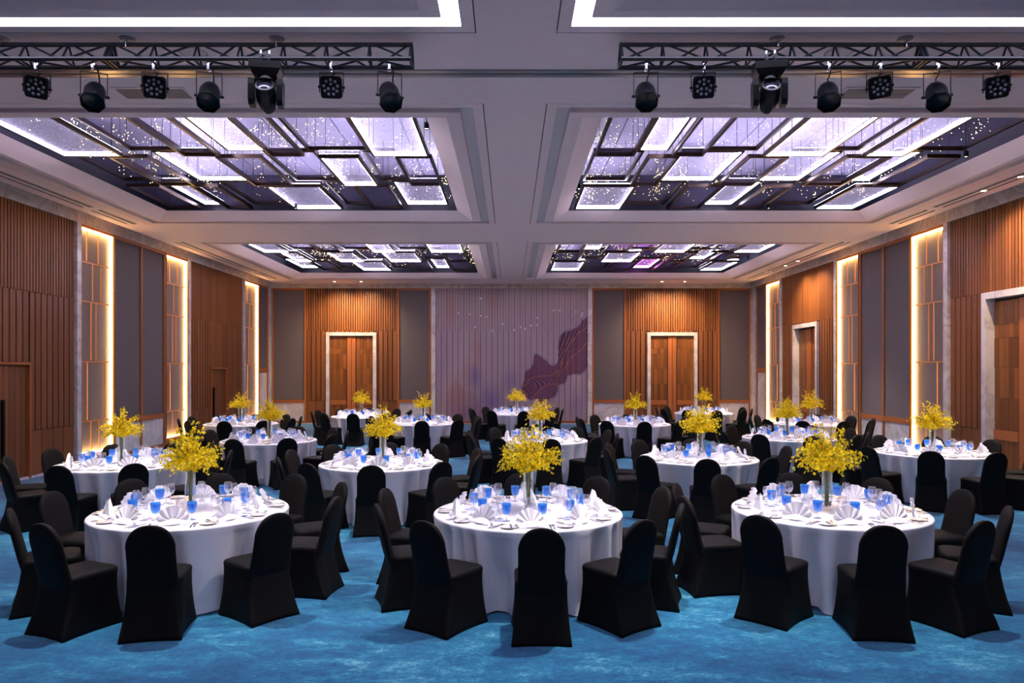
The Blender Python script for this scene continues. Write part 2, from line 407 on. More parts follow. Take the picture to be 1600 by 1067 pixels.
def hidden_door(n, u0, u1, ztop, label, hu):
    d = O('door_%d' % n, None, None, (XL, (u0+u1)/2, 0)); S(d, label, 'door')
    for a, b in ((u0, u0+.05), (u1-.05, u1)): wb('left', 'timber_jamb', a, b, 0.0, ztop, -.055, .04, 'trimw', d)
    wb('left', 'timber_lintel', u0+.05, u1-.05, ztop-.05, ztop, -.055, .05, 'trimh', d)
    lf = wb('left', 'door_leaf', u0+.056, u1-.056, 0.02, ztop-.06, -.058, -.045, 'backing', d)
    k = max(3, round((u1-u0-.1)/.17)); p = (u1-u0-.12)/k
    for i in range(k): wb('left', 'plank', u0+.06+i*p+.006, u0+.06+(i+1)*p-.006, .03, ztop-.07, -.045, -.025, 'plank', lf)
    wb('left', 'pull_handle', hu, hu+.05, 0.45, 1.55, -.02, .03, 'black', lf)

tall_door(1, 'back', Bx(510), Bx(588.5), 3.56, 'double wooden door with white surround in the left half of back wall')
tall_door(2, 'back', Bx(1011), Bx(1089), 3.56, 'double wooden door with white surround in the right half of back wall')
tall_door(3, 'right', Rd(1540)-2.05, Rd(1540), 3.62, 'tall wooden door with marble surround nearest on the right wall')
tall_door(4, 'right', Rd(1280.5), Rd(1242), 3.58, 'tall wooden door with marble surround farther along the right wall')
hidden_door(5, Ld(46)-1.25, Ld(46), 2.25, 'flush plank door with dark pull nearest on the left wall', Ld(3))
hidden_door(6, Ld(328), Ld(353), 2.18, 'flush plank door with dark pull farther along the left wall', Ld(333.5))

# ---- back wall bays
clad('back', Bx(479), Bx(621), [(Bx(510), Bx(588.5), 3.56)])
clad('back', Bx(978), Bx(1121), [(Bx(1011), Bx(1089), 3.56)])
fabric_bay('back', [Bx(427.5), Bx(477.4)]); fabric_bay('back', [Bx(622.4), Bx(672.2)])
fabric_bay('back', [Bx(926.6), Bx(976.5)]); fabric_bay('back', [Bx(1122.4), Bx(1170.6)])
marble_col('back', XL+.085, Bx(426)); marble_col('back', Bx(674), Bx(680.6)); marble_col('back', Bx(918), Bx(925)); marble_col('back', Bx(1172), XR-.085)
# timber base strip below mural
wb('back', 'timber_rail', Bx(681), Bx(917.6), 0.05, 0.125, -.055, .05, 'trimh')

# ---- mural planks: a printed picture on separate boards
POLY = [(1108,250),(1065,285),(1030,335),(985,355),(945,360),(905,390),(895,440),(890,590),(860,608),(825,602),(800,570),(770,548),(745,530),(715,528),(712,590),(690,635),(652,650),(645,710),(632,760),(615,795),(650,838),(700,860),(735,848),(765,885),(790,860),(830,850),(870,832),(890,780),(888,748),(935,737),(960,680),(1000,668),(1050,672),(1085,640),(1108,600)]
def inpoly(x, y, P):
    c = False; j = len(P)-1
    for i in range(len(P)):
        if (P[i][1] > y) != (P[j][1] > y) and x < (P[j][0]-P[i][0])*(y-P[i][1])/(P[j][1]-P[i][1])+P[i][0]: c = not c
        j = i
    return c
from mathutils import noise as mn
RID1 = [(1108,330),(1040,370),(985,440),(945,500),(915,600),(890,690)]
RID2 = [(1108,430),(1050,500),(1000,540),(960,590),(930,660)]
RID3 = [(890,640),(840,680),(760,685),(690,700),(640,760)]
RID4 = [(885,740),(820,745),(760,780),(700,850)]
def segd(x, y, pl):
    best = 1e9
    for (ax, ay), (bx, by) in zip(pl[:-1], pl[1:]):
        dx, dy = bx-ax, by-ay; t = max(0, min(1, ((x-ax)*dx+(y-ay)*dy)/(dx*dx+dy*dy)))
        best = min(best, math.hypot(x-ax-t*dx, y-ay-t*dy))
    return best
def mix(a, b, t): t = max(0, min(1, t)); return tuple(a[i]*(1-t)+b[i]*t for i in range(3))
def blob(u, v, cx, cy, rx, ry, sh=0.0):
    d = ((u-cx)/rx)**2+((v-cy)/ry)**2
    return math.exp(-d*1.5)
BG, DK, CU, VI = rgb(170, 150, 156)[:3], rgb(92, 60, 90)[:3], rgb(168, 104, 88)[:3], rgb(112, 92, 158)[:3]
def mural_col(u, v):
    nz = mn.noise(Vector((u*.006, v*.004, 0)))+.5*mn.noise(Vector((u*.02, v*.014, 3)))
    c = mix(BG, rgb(184, 160, 160)[:3], .45+.5*nz)
    t = .75*blob(u, v, 290, 690, 50, 90)+.75*blob(u, v, 400, 860, 110, 110)+.7*blob(u, v, 240, 960, 150, 90)+.35*blob(u, v, 60, 560, 60, 260)+.5*blob(u, v, 1020, 900, 70, 120)+.4*blob(u, v, 545, 720, 60, 90)+.3*blob(u, v, 470, 70, 40, 50)
    c = mix(c, VI, t*(.85+.3*nz))
    t2 = .5*blob(u, v, 160, 860, 120, 150)+.45*blob(u, v, 110, 180, 50, 160)+.5*blob(u, v, 310, 470, 40, 170)+.45*blob(u, v, 420, 130, 60, 140)+.6*blob(u, v, 310, 930, 70, 90)+.4*blob(u, v, 225, 700, 30, 120)
    c = mix(c, CU, t2*(.7+.8*nz))
    if 40 < u < 370 and v > 690 and inpoly(u, v, [(70,1020),(85,820),(150,690),(210,790),(280,800),(330,900),(365,1020)]):
        s = math.sin((v+18*math.sin(u*.03)+12*nz)*.42)
        c = mix(c, DK, .12)
        if s > .72: c = mix(c, CU, .45)
    uu = u+6*mn.noise(Vector((u*.03, v*.03, 9))); vv = v+6*mn.noise(Vector((u*.03, v*.03, 19)))
    if inpoly(uu, vv, POLY):
        d1 = segd(u, v, RID1); d2 = segd(u, v, RID2); d3 = segd(u, v, RID3); d4 = segd(u, v, RID4)
        dm = min(d1, d2, d3, d4)
        if u > 885: ph = .62*(u*.55+v*.30+.0016*(d1*d1)+d2*.12)
        else: ph = .75*(u*.30-v*.26+.0030*d3*d3+d4*.25)
        s = math.sin(ph)
        c = mix(DK, rgb(120, 82, 128)[:3], .4+.6*nz)
        if dm < 3.5: c = CU
        elif s > .6: c = mix(DK, CU, .8)
        elif s < -.6: c = mix(c, rgb(70, 42, 72)[:3], .7)
    elif inpoly(uu, vv+14, POLY) or inpoly(uu-8, vv-10, POLY): c = mix(c, VI, .4)
    return c
SPARK = [(330,248),(414,356),(695,320),(738,315),(574,350),(492,308),(1062,248),(250,235),(330,122),(900,210),(1020,218),(652,344),(372,256),(290,330),(617,330),(168,228),(860,206),(740,262),(1065,232)]  # crystal glints, painted as white dots into the board colour
pw = (Bx(917.6)-Bx(681))/27; NU, NV = 20, 400; zA, zB = 0.13, Z_TOP
for i in range(27):
    verts = []; cols = []
    a = Bx(681)+i*pw+.008; b = a+pw-.016
    for half in (0,):
        for j in range(NV+1):
            z = zA+(zB-zA)*j/NV
            v_ = (578-(z-CAM_Z)*1150/YB-440)*4.64
            for k in range(NU+1):
                x = a+(b-a)*k/NU; u_ = (797+x*1150/YB-680)*4.64
                up = z > ZJ1 and NU//2-0 == k
                verts.append((x-(a+b)/2, (0.012 if up else 0.0), z)); 
                c = mural_col(u_, v_)
                if up: c = mix(c, rgb(90, 62, 56)[:3], .5)
                for (su, sv) in SPARK:
                    if abs(u_-su) < 5.5 and abs(v_-sv) < 6: c = (.95, .93, 1)
                cols.append(c+(1,))
    faces = [(j*(NU+1)+k, j*(NU+1)+k+1, (j+1)*(NU+1)+k+1, (j+1)*(NU+1)+k) for j in range(NV) for k in range(NU)]
    nb = len(verts); hw = (b-a)/2
    verts += [(-hw, .06, zA), (hw, .06, zA), (hw, .06, zB), (-hw, .06, zB)]; cols += [(.12, .08, .07, 1)]*4
    l0, l1, l2, l3 = 0, NU, NV*(NU+1)+NU, NV*(NU+1)
    faces += [(l0, l3, nb+3, nb), (l1, nb+1, nb+2, l2), (nb+3, l3, l2, nb+2), (nb, nb+1, l1, l0)]
    me = bpy.data.meshes.new('mural_plank'); me.from_pydata(verts, [], faces); me.materials.append(M['mural'])
    ca = me.color_attributes.new('print', 'FLOAT_COLOR', 'POINT'); ca.data.foreach_set('color', [t for c in cols for t in c]); me.update()
    o = O('mural_plank', me, walls['back']); o.location = Vector(((a+b)/2, YB-.02, 0))-walls['back'].location
tag(walls['back'].children[-1], 'mauve mural board printed with dark purple mountains')

# ---- left / right wall bays
for side, D in (('left', Ld), ('right', lambda x: Rd(1600-x))):
    door_l = [(Ld(46)-1.25, Ld(46), 2.25)] if side == 'left' else [(Rd(1540)-2.05, Rd(1540), 3.62)]
    door_f = [(Ld(328), Ld(353), 2.18)] if side == 'left' else [(Rd(1280.5), Rd(1242), 3.58)]
    g = lambda x: Ld(x) if side == 'left' else Rd(1601-x)
    clad(side, 9.6, g(115)-.0, door_l)
    marble_col(side, g(115)+.01, g(122))
    fabric_bay(side, [g(176), g(218.5), g(254.8)])
    marble_col(side, g(291), g(294.5))
    clad(side, g(295), g(378), door_f)
    marble_col(side, g(378.4), g(380))
    fabric_bay(side, [g(403), g(416.5)], rail=(2.02, 2.16))
    marble_col(side, g(418.2), YB-.08)
    wb(side, 'plank', YF, 9.55, 0.05, Z_TOP, -.055, 0.0, 'plank')

# ---- backlit wall light boxes
HZ = [0.26, 0.97, 2.28, 3.60, 4.46, 5.20]
VF = [(.31, .57), (.20, .76), (.31, .47), (.36, .62), (.17, .54)]
BOXN = {('left', 0): 'nearest on the left wall', ('left', 1): 'in the middle of the left wall', ('left', 2): 'farthest on the left wall',
        ('right', 0): 'nearest on the right wall', ('right', 1): 'in the middle of the right wall', ('right', 2): 'farthest on the right wall'}
def light_box(side, i, u0, u1):
    x = XL if side == 'left' else XR
    t = E('wall_light_box', (x, (u0+u1)/2, HZ[0]), 0, 'tall backlit fabric niche with warm glowing edges, '+BOXN[(side, i)], 'wall light', 'backlit wall niches')
    wb(side, 'fabric_back', u0, u1, HZ[0], HZ[-1], -.058, -.04, 'fabric2', t)
    e = .03
    wb(side, 'timber_sill', u0, u1, .05, HZ[0]-.002, -.055, .05, 'trimw', t)
    wb(side, 'timber_head', u0, u1, HZ[-1]+.002, Z_TOP, -.055, .05, 'trimh', t)
    # deep side reveals carry the led strips
    for a, b in ((u0, u0+.025), (u1-.025, u1)): wb(side, 'side_reveal', a, b, HZ[0], HZ[-1], -.04, .062, 'trimw', t)
    wb(side, 'led_strip', u1-.05, u1-.026, HZ[0]+.01, HZ[-1]-.01, -.03, .030, 'warm', t)
    wb(side, 'led_strip', u0+.026, u0+.034, HZ[0]+.01, HZ[-1]-.01, -.03, -.01, 'warm', t)
    wb(side, 'led_strip', u0+.04, u1-.06, HZ[-1]-.03, HZ[-1]-.004, -.03, .06, 'warm', t)
    wb(side, 'led_strip', u0+.04, u1-.06, HZ[0]+.004, HZ[0]+.03, -.03, .06, 'warm', t)
    r = .011
    for z in HZ[1:-1]: wb(side, 'cross_bar', u0+.03, u1-.055, z-r, z+r, .03, .045, 'bar', t)
    for k in range(5):
        for fct in VF[k]:
            u = u0+.03+(u1-u0-.09)*fct
            wb(side, 'mullion', u-r, u+r, HZ[k]+.032, HZ[k+1]-(r if k < 4 else .032), .03, .045, 'bar', t)
for i, (a, b) in enumerate(((122.6, 174.3), (256.4, 290.6), (380.4, 402))):
    light_box('left', i, Ld(a), Ld(b)); light_box('right', i, Rd(1601-a), Rd(1601-b))

# ================================================================== CEILING
ZT = 6.5
GR = [(-0.37, 7.21, .45, .45), (9.12, 16.71, .51, .42), (18.93, 26.92, .43, .42)]   # groove rectangle in depth, lip offsets near/far
cl = MB(); T = 0.12; CX0, CX1 = XL+.40, XR-.40
gi, go = 0.39, 8.24
cl.box(CX0, XC-go, YF, YB-.40, ZC, ZC+T); cl.box(XC+go, CX1, YF, YB-.40, ZC, ZC+T); cl.box(XC-gi, XC+gi, YF, YB-.40, ZC, ZC+T)
ys = [YF]+[v for g in GR for v in g[:2]]+[YB-.40]
for a, b in zip(ys[0::2], ys[1::2]):
    for s in (-1, 1):
        x0, x1 = sorted((XC+s*gi, XC+s*go)); cl.box(x0, x1, a, b, ZC, ZC+T)
# cove tops at the perimeter and the slab above everything
cl.box(XL-.05, CX0, YF, YB, 5.70, 5.75); cl.box(CX1, XR+.05, YF, YB, 5.70, 5.75); cl.box(CX0, CX1, YB-.40, YB+.05, 5.70, 5.75)
cl.box(XL-.06, XR+.06, YF, YB+.06, ZT+.02, ZT+.12)
ceil = S(O('ceiling', cl.mesh('ceiling', ['ceil'])), 'pale plaster ceiling with recessed coffers', 'ceiling')

def ring(mb, x0, x1, y0, y1, a, b, z0, z1, af=None, bf=None):
    """rectangular ring between inset a and inset b; af/bf are far insets"""
    X0, X1, Y0, Y1 = x0+a, x1-a, y0+a, y1-a; x0_, x1_, y0_, y1_ = x0+b, x1-b, y0+b, y1-b
    mb.box(X0, x0_, Y0, Y1, z0, z1); mb.box(x1_, X1, Y0, Y1, z0, z1)
    mb.box(x0_, x1_, Y0, y0_, z0, z1); mb.box(x0_, x1_, y1_, Y1, z0, z1)
def rect_pts(x0, x1, y0, y1, z): return [(x0, y0, z), (x1, y0, z), (x1, y1, z), (x0, y1, z)]
COFF = {}
CN = {(0, -1): 'nearest left', (0, 1): 'nearest right', (1, -1): 'middle left', (1, 1): 'middle right', (2, -1): 'far left', (2, 1): 'far right'}
for ci, (y0, y1, ln, lf) in enumerate(GR):
    for s in (-1, 1):
        x0, x1 = sorted((XC+s*gi, XC+s*go))
        g = .012; SL0, SL1 = .14, .315
        mb = MB(); ring(mb, x0, x1, y0, y1, g, SL0, ZC, ZC+T); O('coffer_border', mb.mesh('coffer_border', ['ceil']), ceil)
        mb = MB(); ring(mb, x0, x1, y0, y1, 0, g, ZC+.03, ZC+T); O('shadow_groove', mb.mesh('shadow_groove', ['dark']), ceil)
        mb = MB()
        zz = ZC+.004 if ci == 0 else ZC+.05
        ring(mb, x0, x1, y0, y1, SL0+.001, SL1-.001, zz, ZC+T)
        if ci == 0: tag(O('light_slot', mb.mesh('light_slot', ['ring']), ceil), 'bright white luminous slot around the nearest coffer')
        else: O('light_slot', mb.mesh('light_slot', ['slot']), ceil)
        lx0, lx1, ly0, ly1 = x0+.50, x1-.42, y0+ln, y1-lf
        if s < 0: lx0, lx1 = x0+.42, x1-.50
        mb = MB()
        X0, X1, Y0, Y1 = x0+SL1, x1-SL1, y0+SL1, y1-SL1
        mb.box(X0, lx0, Y0, Y1, ZC, ZC+T); mb.box(lx1, X1, Y0, Y1, ZC, ZC+T); mb.box(lx0, lx1, Y0, ly0, ZC, ZC+T); mb.box(lx0, lx1, ly1, Y1, ZC, ZC+T)
        O('coffer_lip', mb.mesh('coffer_lip', ['ceil']), ceil)
        d, dz = .315, .16
        tx0, tx1, ty0, ty1 = lx0+d, lx1-d, ly0+d, ly1-d
        A = rect_pts(lx0, lx1, ly0, ly1, ZC); Bq = rect_pts(tx0, tx1, ty0, ty1, ZC+dz)
        k = .42
        Cq = rect_pts(tx0-k, tx1+k, ty0-k, ty1+k, ZC+dz+.01)
        mb = MB(); 
        for j in range(4):
            q = (j+1) % 4; mb.quad([A[j], Bq[j], Bq[q], A[q]])
        O('coffer_slope', mb.mesh('coffer_slope', ['ceil']), ceil)
        mb = MB(); Dq = rect_pts(tx0-k, tx1+k, ty0-k, ty1+k, ZT)
        for j in range(4):
            q = (j+1) % 4; mb.quad([Bq[j], Cq[j], Cq[q], Bq[q]]); mb.quad([Cq[j], Dq[j], Dq[q], Cq[q]])
        O('recess_wall', mb.mesh('recess_wall', ['navy']), ceil)
        # lining boards over the recess, with joints between them
        nb_ = 6; bw = (tx1-tx0+2*k)/nb_
        for j in range(nb_):
            for jj in range(3):
                ya = ty0-k+jj*(ty1-ty0+2*k)/3; yb = ty0-k+(jj+1)*(ty1-ty0+2*k)/3
                B('recess_board', tx0-k+j*bw+.01, tx0-k+(j+1)*bw-.01, ya+.012, yb-.012, ZT-.06, ZT, 'recess', ceil)
        COFF[(ci, s)] = (tx0, tx1, ty0, ty1)

# partition track across the room
tr = S(O('trim_4', None, None, (XC, 8.18, ZC)), 'polished sliding partition track crossing the ceiling', 'trim')
for nm, a, b, z0, m_ in (('track_rail', -.095, -.012, -.012, 'track'), ('track_rail', .012, .095, -.012, 'track'), ('track_slot', -.012, .012, -.004, 'dark')):
    O(nm, boxmesh(nm, CX1-CX0-.02, b-a, -z0, m_), tr, (0, (a+b)/2, z0/2))

# linear air diffusers in the side soffits
for s in (-1, 1):
    for j, (a, b) in enumerate(((9.2, 14.9), (15.2, 16.6), (19.0, 24.6), (24.9, 26.6))):
        e = E('air_diffuser', (XC+s*8.53, (a+b)/2, ZC), 0, 'long narrow slot diffuser, %s from the viewer along the %s soffit' % (('first', 'second', 'third', 'fourth')[j], 'left' if s < 0 else 'right'), 'air diffuser', 'slot diffusers')
        O('slot', boxmesh('slot', .055, b-a, .01, 'dark'), e, (0, 0, -.005))
        O('edge_trim', boxmesh('edge_trim', .012, b-a, .014, 'slot'), e, (-.034, 0, -.007)); O('edge_trim', boxmesh('edge_trim', .012, b-a, .014, 'slot'), e, (.034, 0, -.007))
        O('blade', boxmesh('blade', .01, b-a, .012, 'dark'), e, (s*.18, 0, -.006))

# ---- framed panels hanging in the coffers
L_, U_ = 1, 0
def rows_of(ci):
    o = {1: 0.0, 2: 10.05}.get(ci, 0)
    if ci == 2: return [(20.15, 22.2), (22.24, 24.1), (24.16, 26.2)]
    return [(10.15, 12.22), (12.28, 14.17), (14.23, 16.2)]
PAN = {
 (1, -1): [[(-7.41,-6.43,'L',1),(-6.30,-5.46,'H',0),(-5.42,-4.80,'L',0),(-4.70,-4.03,'H',1),(-3.98,-3.41,'L',0),(-3.36,-2.34,'H',0),(-2.28,-1.34,'L',1)],
           [(-7.41,-6.72,'H',0),(-6.70,-6.05,'L',0),(-5.98,-4.99,'H',1),(-4.92,-4.16,'L',0),(-4.12,-3.26,'H',0),(-3.20,-2.52,'L',1),(-2.46,-1.93,'H',0),(-1.90,-1.31,'L',0)],
           [(-7.42,-6.78,'L',0),(-6.74,-6.28,'H',1),(-6.20,-5.65,'L',0),(-5.62,-4.80,'H',0),(-4.72,-3.67,'L',1),(-3.60,-3.08,'H',0),(-3.02,-2.34,'L',0),(-2.28,-1.35,'H',1)]],
 (1, 1): [[(1.40,2.06,'L',0),(2.12,2.63,'H',1),(2.68,3.20,'L',0),(3.24,4.10,'H',0),(4.20,5.20,'L',1),(5.28,5.78,'H',0),(5.86,6.52,'L',1),(6.62,7.52,'H',0)],
          [(1.40,2.24,'H',0),(2.30,2.83,'L',0),(2.87,3.92,'H',1),(3.98,4.66,'L',0),(4.74,5.56,'H',1),(5.62,6.38,'L',0),(6.46,6.90,'H',1),(6.96,7.52,'L',0)],
          [(1.41,2.43,'L',1),(2.49,3.39,'H',0),(3.43,4.15,'L',0),(4.23,4.89,'H',1),(4.95,5.49,'L',0),(5.55,6.58,'H',0),(6.68,7.55,'L',1)]],
 (2, -1): [[(-7.42,-6.62,'L',1),(-6.55,-5.75,'H',0),(-5.70,-5.05,'L',0),(-5.0,-4.20,'H',0),(-4.12,-3.42,'L',1),(-3.36,-2.48,'H',0),(-2.40,-1.38,'L',1)],
           [(-7.42,-7.02,'H',0),(-6.98,-6.44,'L',1),(-6.38,-5.66,'H',0),(-5.58,-4.74,'L',1),(-4.68,-3.98,'H',0),(-3.92,-2.87,'L',1),(-2.80,-2.1,'H',0),(-2.04,-1.36,'L',0)],
           [(-7.42,-6.72,'H',1),(-6.64,-6.0,'L',0),(-5.94,-5.28,'H',0),(-5.22,-4.2,'L',1),(-4.12,-3.4,'H',0),(-3.34,-2.72,'L',0),(-2.64,-2.12,'H',1),(-2.04,-1.36,'L',0)]],
 (2, 1): [[(1.40,2.12,'L',0),(2.2,2.72,'H',1),(2.80,3.5,'L',0),(3.56,4.2,'H',0),(4.3,5.25,'L',1),(5.32,5.95,'H',0),(6.0,6.62,'L',0),(6.7,7.52,'L',1)],
          [(1.40,2.2,'L',0),(2.26,2.88,'H',0),(2.95,3.98,'L',1),(4.05,5.0,'H',0),(5.06,5.7,'L',0),(5.78,6.37,'H',1),(6.44,7.0,'L',0),(7.04,7.52,'H',0)],
          [(1.43,2.46,'L',1),(2.54,3.4,'H',0),(3.46,4.25,'L',0),(4.33,4.96,'H',2),(5.04,5.7,'L',0),(5.76,6.64,'H',0),(6.72,7.52,'L',1)]],
 (0, -1): [[(-7.3,-5.6,'L',0),(-5.4,-3.6,'H',0),(-3.4,-1.5,'L',0)]], (0, 1): [[(1.5,3.4,'L',0),(3.6,5.4,'H',0),(5.6,7.4,'L',0)]],
}
ORD = ['leftmost', 'second', 'third', 'fourth', 'fifth', 'sixth', 'seventh', 'eighth']
def panel(x0, x1, y0, y1, z, lit, label):
    cx, cy = (x0+x1)/2, (y0+y1)/2; hx, hy = (x1-x0)/2, (y1-y0)/2
    e = E('ceiling_panel', (cx, cy, z), 0, label, 'ceiling panel', 'framed panels hanging in the coffers')
    r, h = .042, .064
    mb = MB(); mb.box(-hx, -hx+r, -hy, hy, 0, h); mb.box(hx-r, hx, -hy, hy, 0, h); mb.box(-hx+r, hx-r, -hy, -hy+r, 0, h); mb.box(-hx+r, hx-r, hy-r, hy, 0, h)
    O('frame', mb.mesh('frame', ['bronze']), e)
    mb = MB(); zs_ = h-.004; mb.quad([(-hx+r, -hy+r, zs_), (hx-r, -hy+r, zs_), (hx-r, hy-r, zs_), (-hx+r, hy-r, zs_)])
    O('mesh_sheet', mb.mesh('mesh_sheet', ['sheet' if not lit else ('sheetm' if lit == 2 else 'sheetl')]), e)
    mb = MB()
    for sx in (-1, 1):
        for sy in (-1, 1): mb.box(sx*(hx-.06)-.003, sx*(hx-.06)+.003, sy*(hy-.25)-.003, sy*(hy-.25)+.003, h, ZT-.061-z)
    O('hanger_wires', mb.mesh('hanger_wires', ['black']), e)
    if lit:
        mt = 'ledm' if lit == 2 else 'led'
        q = .005
        for nm, a, b, c, d_ in (('led_strip', -hx+r, hx-r, hy-r-q, hy-r-.001), ('led_strip', -hx+r, hx-r, -hy+r+.001, -hy+r+q), ('led_strip', -hx+r+.001, -hx+r+q, -hy+r+.02, hy-r-.02), ('led_strip', hx-r-q, hx-r-.001, -hy+r+.02, hy-r-.02)):
            O(nm, boxmesh(nm, b-a, d_-c, .040, mt), e, ((a+b)/2, (c+d_)/2, .023))
        mb = MB(); ring(mb, -hx, hx, -hy, hy, .012, .030, h, h+.008); O('uplight_strip', mb.mesh('uplight_strip', [mt]), e)
    return e
for (ci, s), rows in PAN.items():
    ry = rows_of(ci) if ci else [(1.0, 5.6)]
    for ri, row in enumerate(rows):
        for k, (a, b, lv, lit) in enumerate(row):
            z = CAM_Z+(3.54 if lv == 'L' else 3.64)
            st = {0: 'dark bronze framed mesh panel', 1: 'glowing white framed mesh panel', 2: 'magenta glowing framed mesh panel'}[lit]
            lab = '%s, %s in the %s row, %s coffer' % (st, ORD[k] if k == 0 else ORD[k]+' from left', ('front', 'middle', 'back')[ri], CN[(ci, s)])
            panel(a, b, ry[ri][0], ry[ri][1], z, lit, lab)

# ---- fairy-light strands above the panels
def octa(mb, c, r):
    x, y, z = c; i = len(mb.v)
    mb.v += [(x+r, y, z), (x-r, y, z), (x, y+r, z), (x, y-r, z), (x, y, z+r), (x, y, z-r)]
    for f in ((0,2,4),(2,1,4),(1,3,4),(3,0,4),(2,0,5),(1,2,5),(3,1,5),(0,3,5)): mb.f.append(tuple(i+k for k in f)); mb.m.append(0)
for (ci, s), (tx0, tx1, ty0, ty1) in COFF.items():
    if ci == 0: continue
    mb = MB()
    for k in range(170 if ci == 1 else 110):
        x = random.uniform(tx0, tx1); y = random.uniform(ty0, ty1+.2)
        for q in range(random.randint(5, 10)):
            octa(mb, (x+random.gauss(0, .07), y+random.gauss(0, .07), random.uniform(5.76, 6.25)), .0068 if ci == 1 else .008)
    tag(O('fairy_lights', mb.mesh('fairy_lights', ['fairy'])), 'scattered warm fairy light points above the %s coffer panels' % CN[(ci, s)], 'fairy lights', None, 'stuff')

# ================================================================== LAMPS
def spot(name, loc, target, power, col, size, blend=0.6, rad=0.05, parent=None):
    ld = bpy.data.lights.new(name, 'SPOT'); ld.energy = power; ld.color = col; ld.spot_size = size; ld.spot_blend = blend; ld.shadow_soft_size = rad
    o = bpy.data.objects.new(name, ld); COL.objects.link(o)
    o.rotation_euler = (Vector(target)-Vector(loc)).to_track_quat('-Z', 'Y').to_euler()
    if parent: o.parent = parent; o.location = Vector(loc)-parent.location
    else: o.location = loc
    return o
def downlight(x, y, label, target, power, size):
    e = E('downlight', (x, y, ZC), 0, label, 'downlight', 'recessed wall-washing downlights')
    mb = MB().lathe([(.045, -.004), (.062, -.006), (.066, 0), (.045, -.002)], 20); O('trim_ring', mb.mesh('trim_ring', ['slot'], True), e)
    mb = MB().lathe([(.045, -.003), (.0, -.003)], 20); O('lamp_lens', mb.mesh('lamp_lens', ['dlight']), e)
    spot('downlight_lamp', (x, y, ZC-.02), target, power, (1.0, .70, .40), size, 1.0, .06, e)
WARM_T = 0.0
for lab, x in (('first', -6.56), ('second', -5.57), ('third', 5.68), ('fourth', 6.53)):
    downlight(x, 27.5, 'small glowing ceiling downlight before back wall, %s from left' % lab, (x, 28.6, 2.6), P_WALL*1.6, 2.1)
for lab, y in (('nearest', 12.57), ('second nearest', 13.55), ('third nearest', 22.3), ('farthest', 23.3)):
    downlight(XR-.72, y, 'small glowing ceiling downlight beside right wall, %s of four' % lab, (XR, y, 2.6), P_WALL*(1.4 if y > 20 else 1.0), 2.1)

# ================================================================== TABLES
TAB = [  # x, y, seat angle offset (deg), name, row
 (-3.07, 7.10, 12.2, 'front left table', 1), (0.17, 7.05, 2.0, 'front centre table', 1), (3.08, 7.13, -8.6, 'front right table', 1),
 (-5.60, 10.65, -3.0, 'leftmost second-row table', 2), (-1.86, 10.70, 5.0, 'second-row table left of centre', 2), (2.90, 11.35, -9.0, 'second-row table right of centre', 2), (6.95, 12.10, 5.0, 'rightmost second-row table', 2),
 (-4.65, 14.20, -5.0, 'third-row left table', 3), (0.60, 14.25, 4.0, 'third-row centre table', 3), (5.60, 14.80, -4.0, 'third-row right table', 3),
 (-6.80, 18.60, 4.0, 'leftmost fourth-row table', 4), (-2.20, 18.80, 5.0, 'fourth-row table left of centre', 4), (3.13, 18.50, 0.0, 'fourth-row table right of centre', 4), (7.60, 18.60, 7.0, 'rightmost fourth-row table', 4),
 (-4.34, 21.60, 2.0, 'back-row left table', 5), (0.20, 22.90, 7.0, 'back-row centre table', 5), (6.10, 23.20, 2.0, 'back-row right table', 5)]
SEAT = ['front', 'front right', 'right nearer', 'right farther', 'back right', 'back', 'back left', 'left farther', 'left nearer', 'front left']
ZTAB = 0.75

def cloth_mesh(seed):
    rnd = random.Random(seed); n = 256; rings = []
    sag = [rnd.uniform(0, 6.28) for _ in range(3)]
    f1, f2, q1, q2 = rnd.choice((13, 14, 15)), rnd.choice((21, 23, 24)), rnd.uniform(0, 6), rnd.uniform(0, 6)
    def fold(a):
        w0 = .5+.5*math.sin(3*a+q1); m_ = a+.10*math.sin(4*a+q2)+.06*math.sin(7*a+q1)
        v_ = w0*math.sin(f1*m_+q1)+(1-w0)*math.sin(f2*m_+q2)
        return math.copysign(abs(v_)**.75, v_)
    for r in (0.001, .3, .6, .84): rings.append([(r*math.cos(2*PI*k/n), r*math.sin(2*PI*k/n), 0) for k in range(n)])
    for r, z in ((.885, -.002), (.896, -.010), (.9, -.022)): rings.append([(r*math.cos(2*PI*k/n), r*math.sin(2*PI*k/n), z) for k in range(n)])
    H = ZTAB-.004
    for i in range(1, 15):
        t = i/14; z = -.022-(H-.022)*t; row = []
        for k in range(n):
            a = 2*PI*k/n; fl = fold(a); fl = max(-1, min(1, fl*1.3))
            amp = .085*min(1, t*1.5+.1)
            r = .897-.010*t+fl*amp-.085*min(1, t*1.5+.1)
            r = min(r, .902)
            if t > .88: r += (t-.88)*.16*(.5+.5*math.sin(5*a+sag[0]))
            row.append((r*math.cos(a), r*math.sin(a), z+(.006*math.sin(9*a+sag[1])+.006 if t == 1 else 0)))
        rings.append(row)
    mb = MB(); mb.loft(rings, 0, False, False)
    return mb.mesh('tablecloth', ['cloth'], True)
CLOTH = [cloth_mesh(s) for s in (3, 11, 29)]
mb = MB().lathe([(.0, 0), (.86, 0), (.865, -.01), (.865, -.03), (0, -.03)], 48); TOPM = mb.mesh('table_top', ['backing'])
mb = MB().lathe([(.04, -.03), (.04, -.68), (.33, -.70), (.35, -.739), (0, -.739)], 20); PEDM = mb.mesh('pedestal', ['black'])

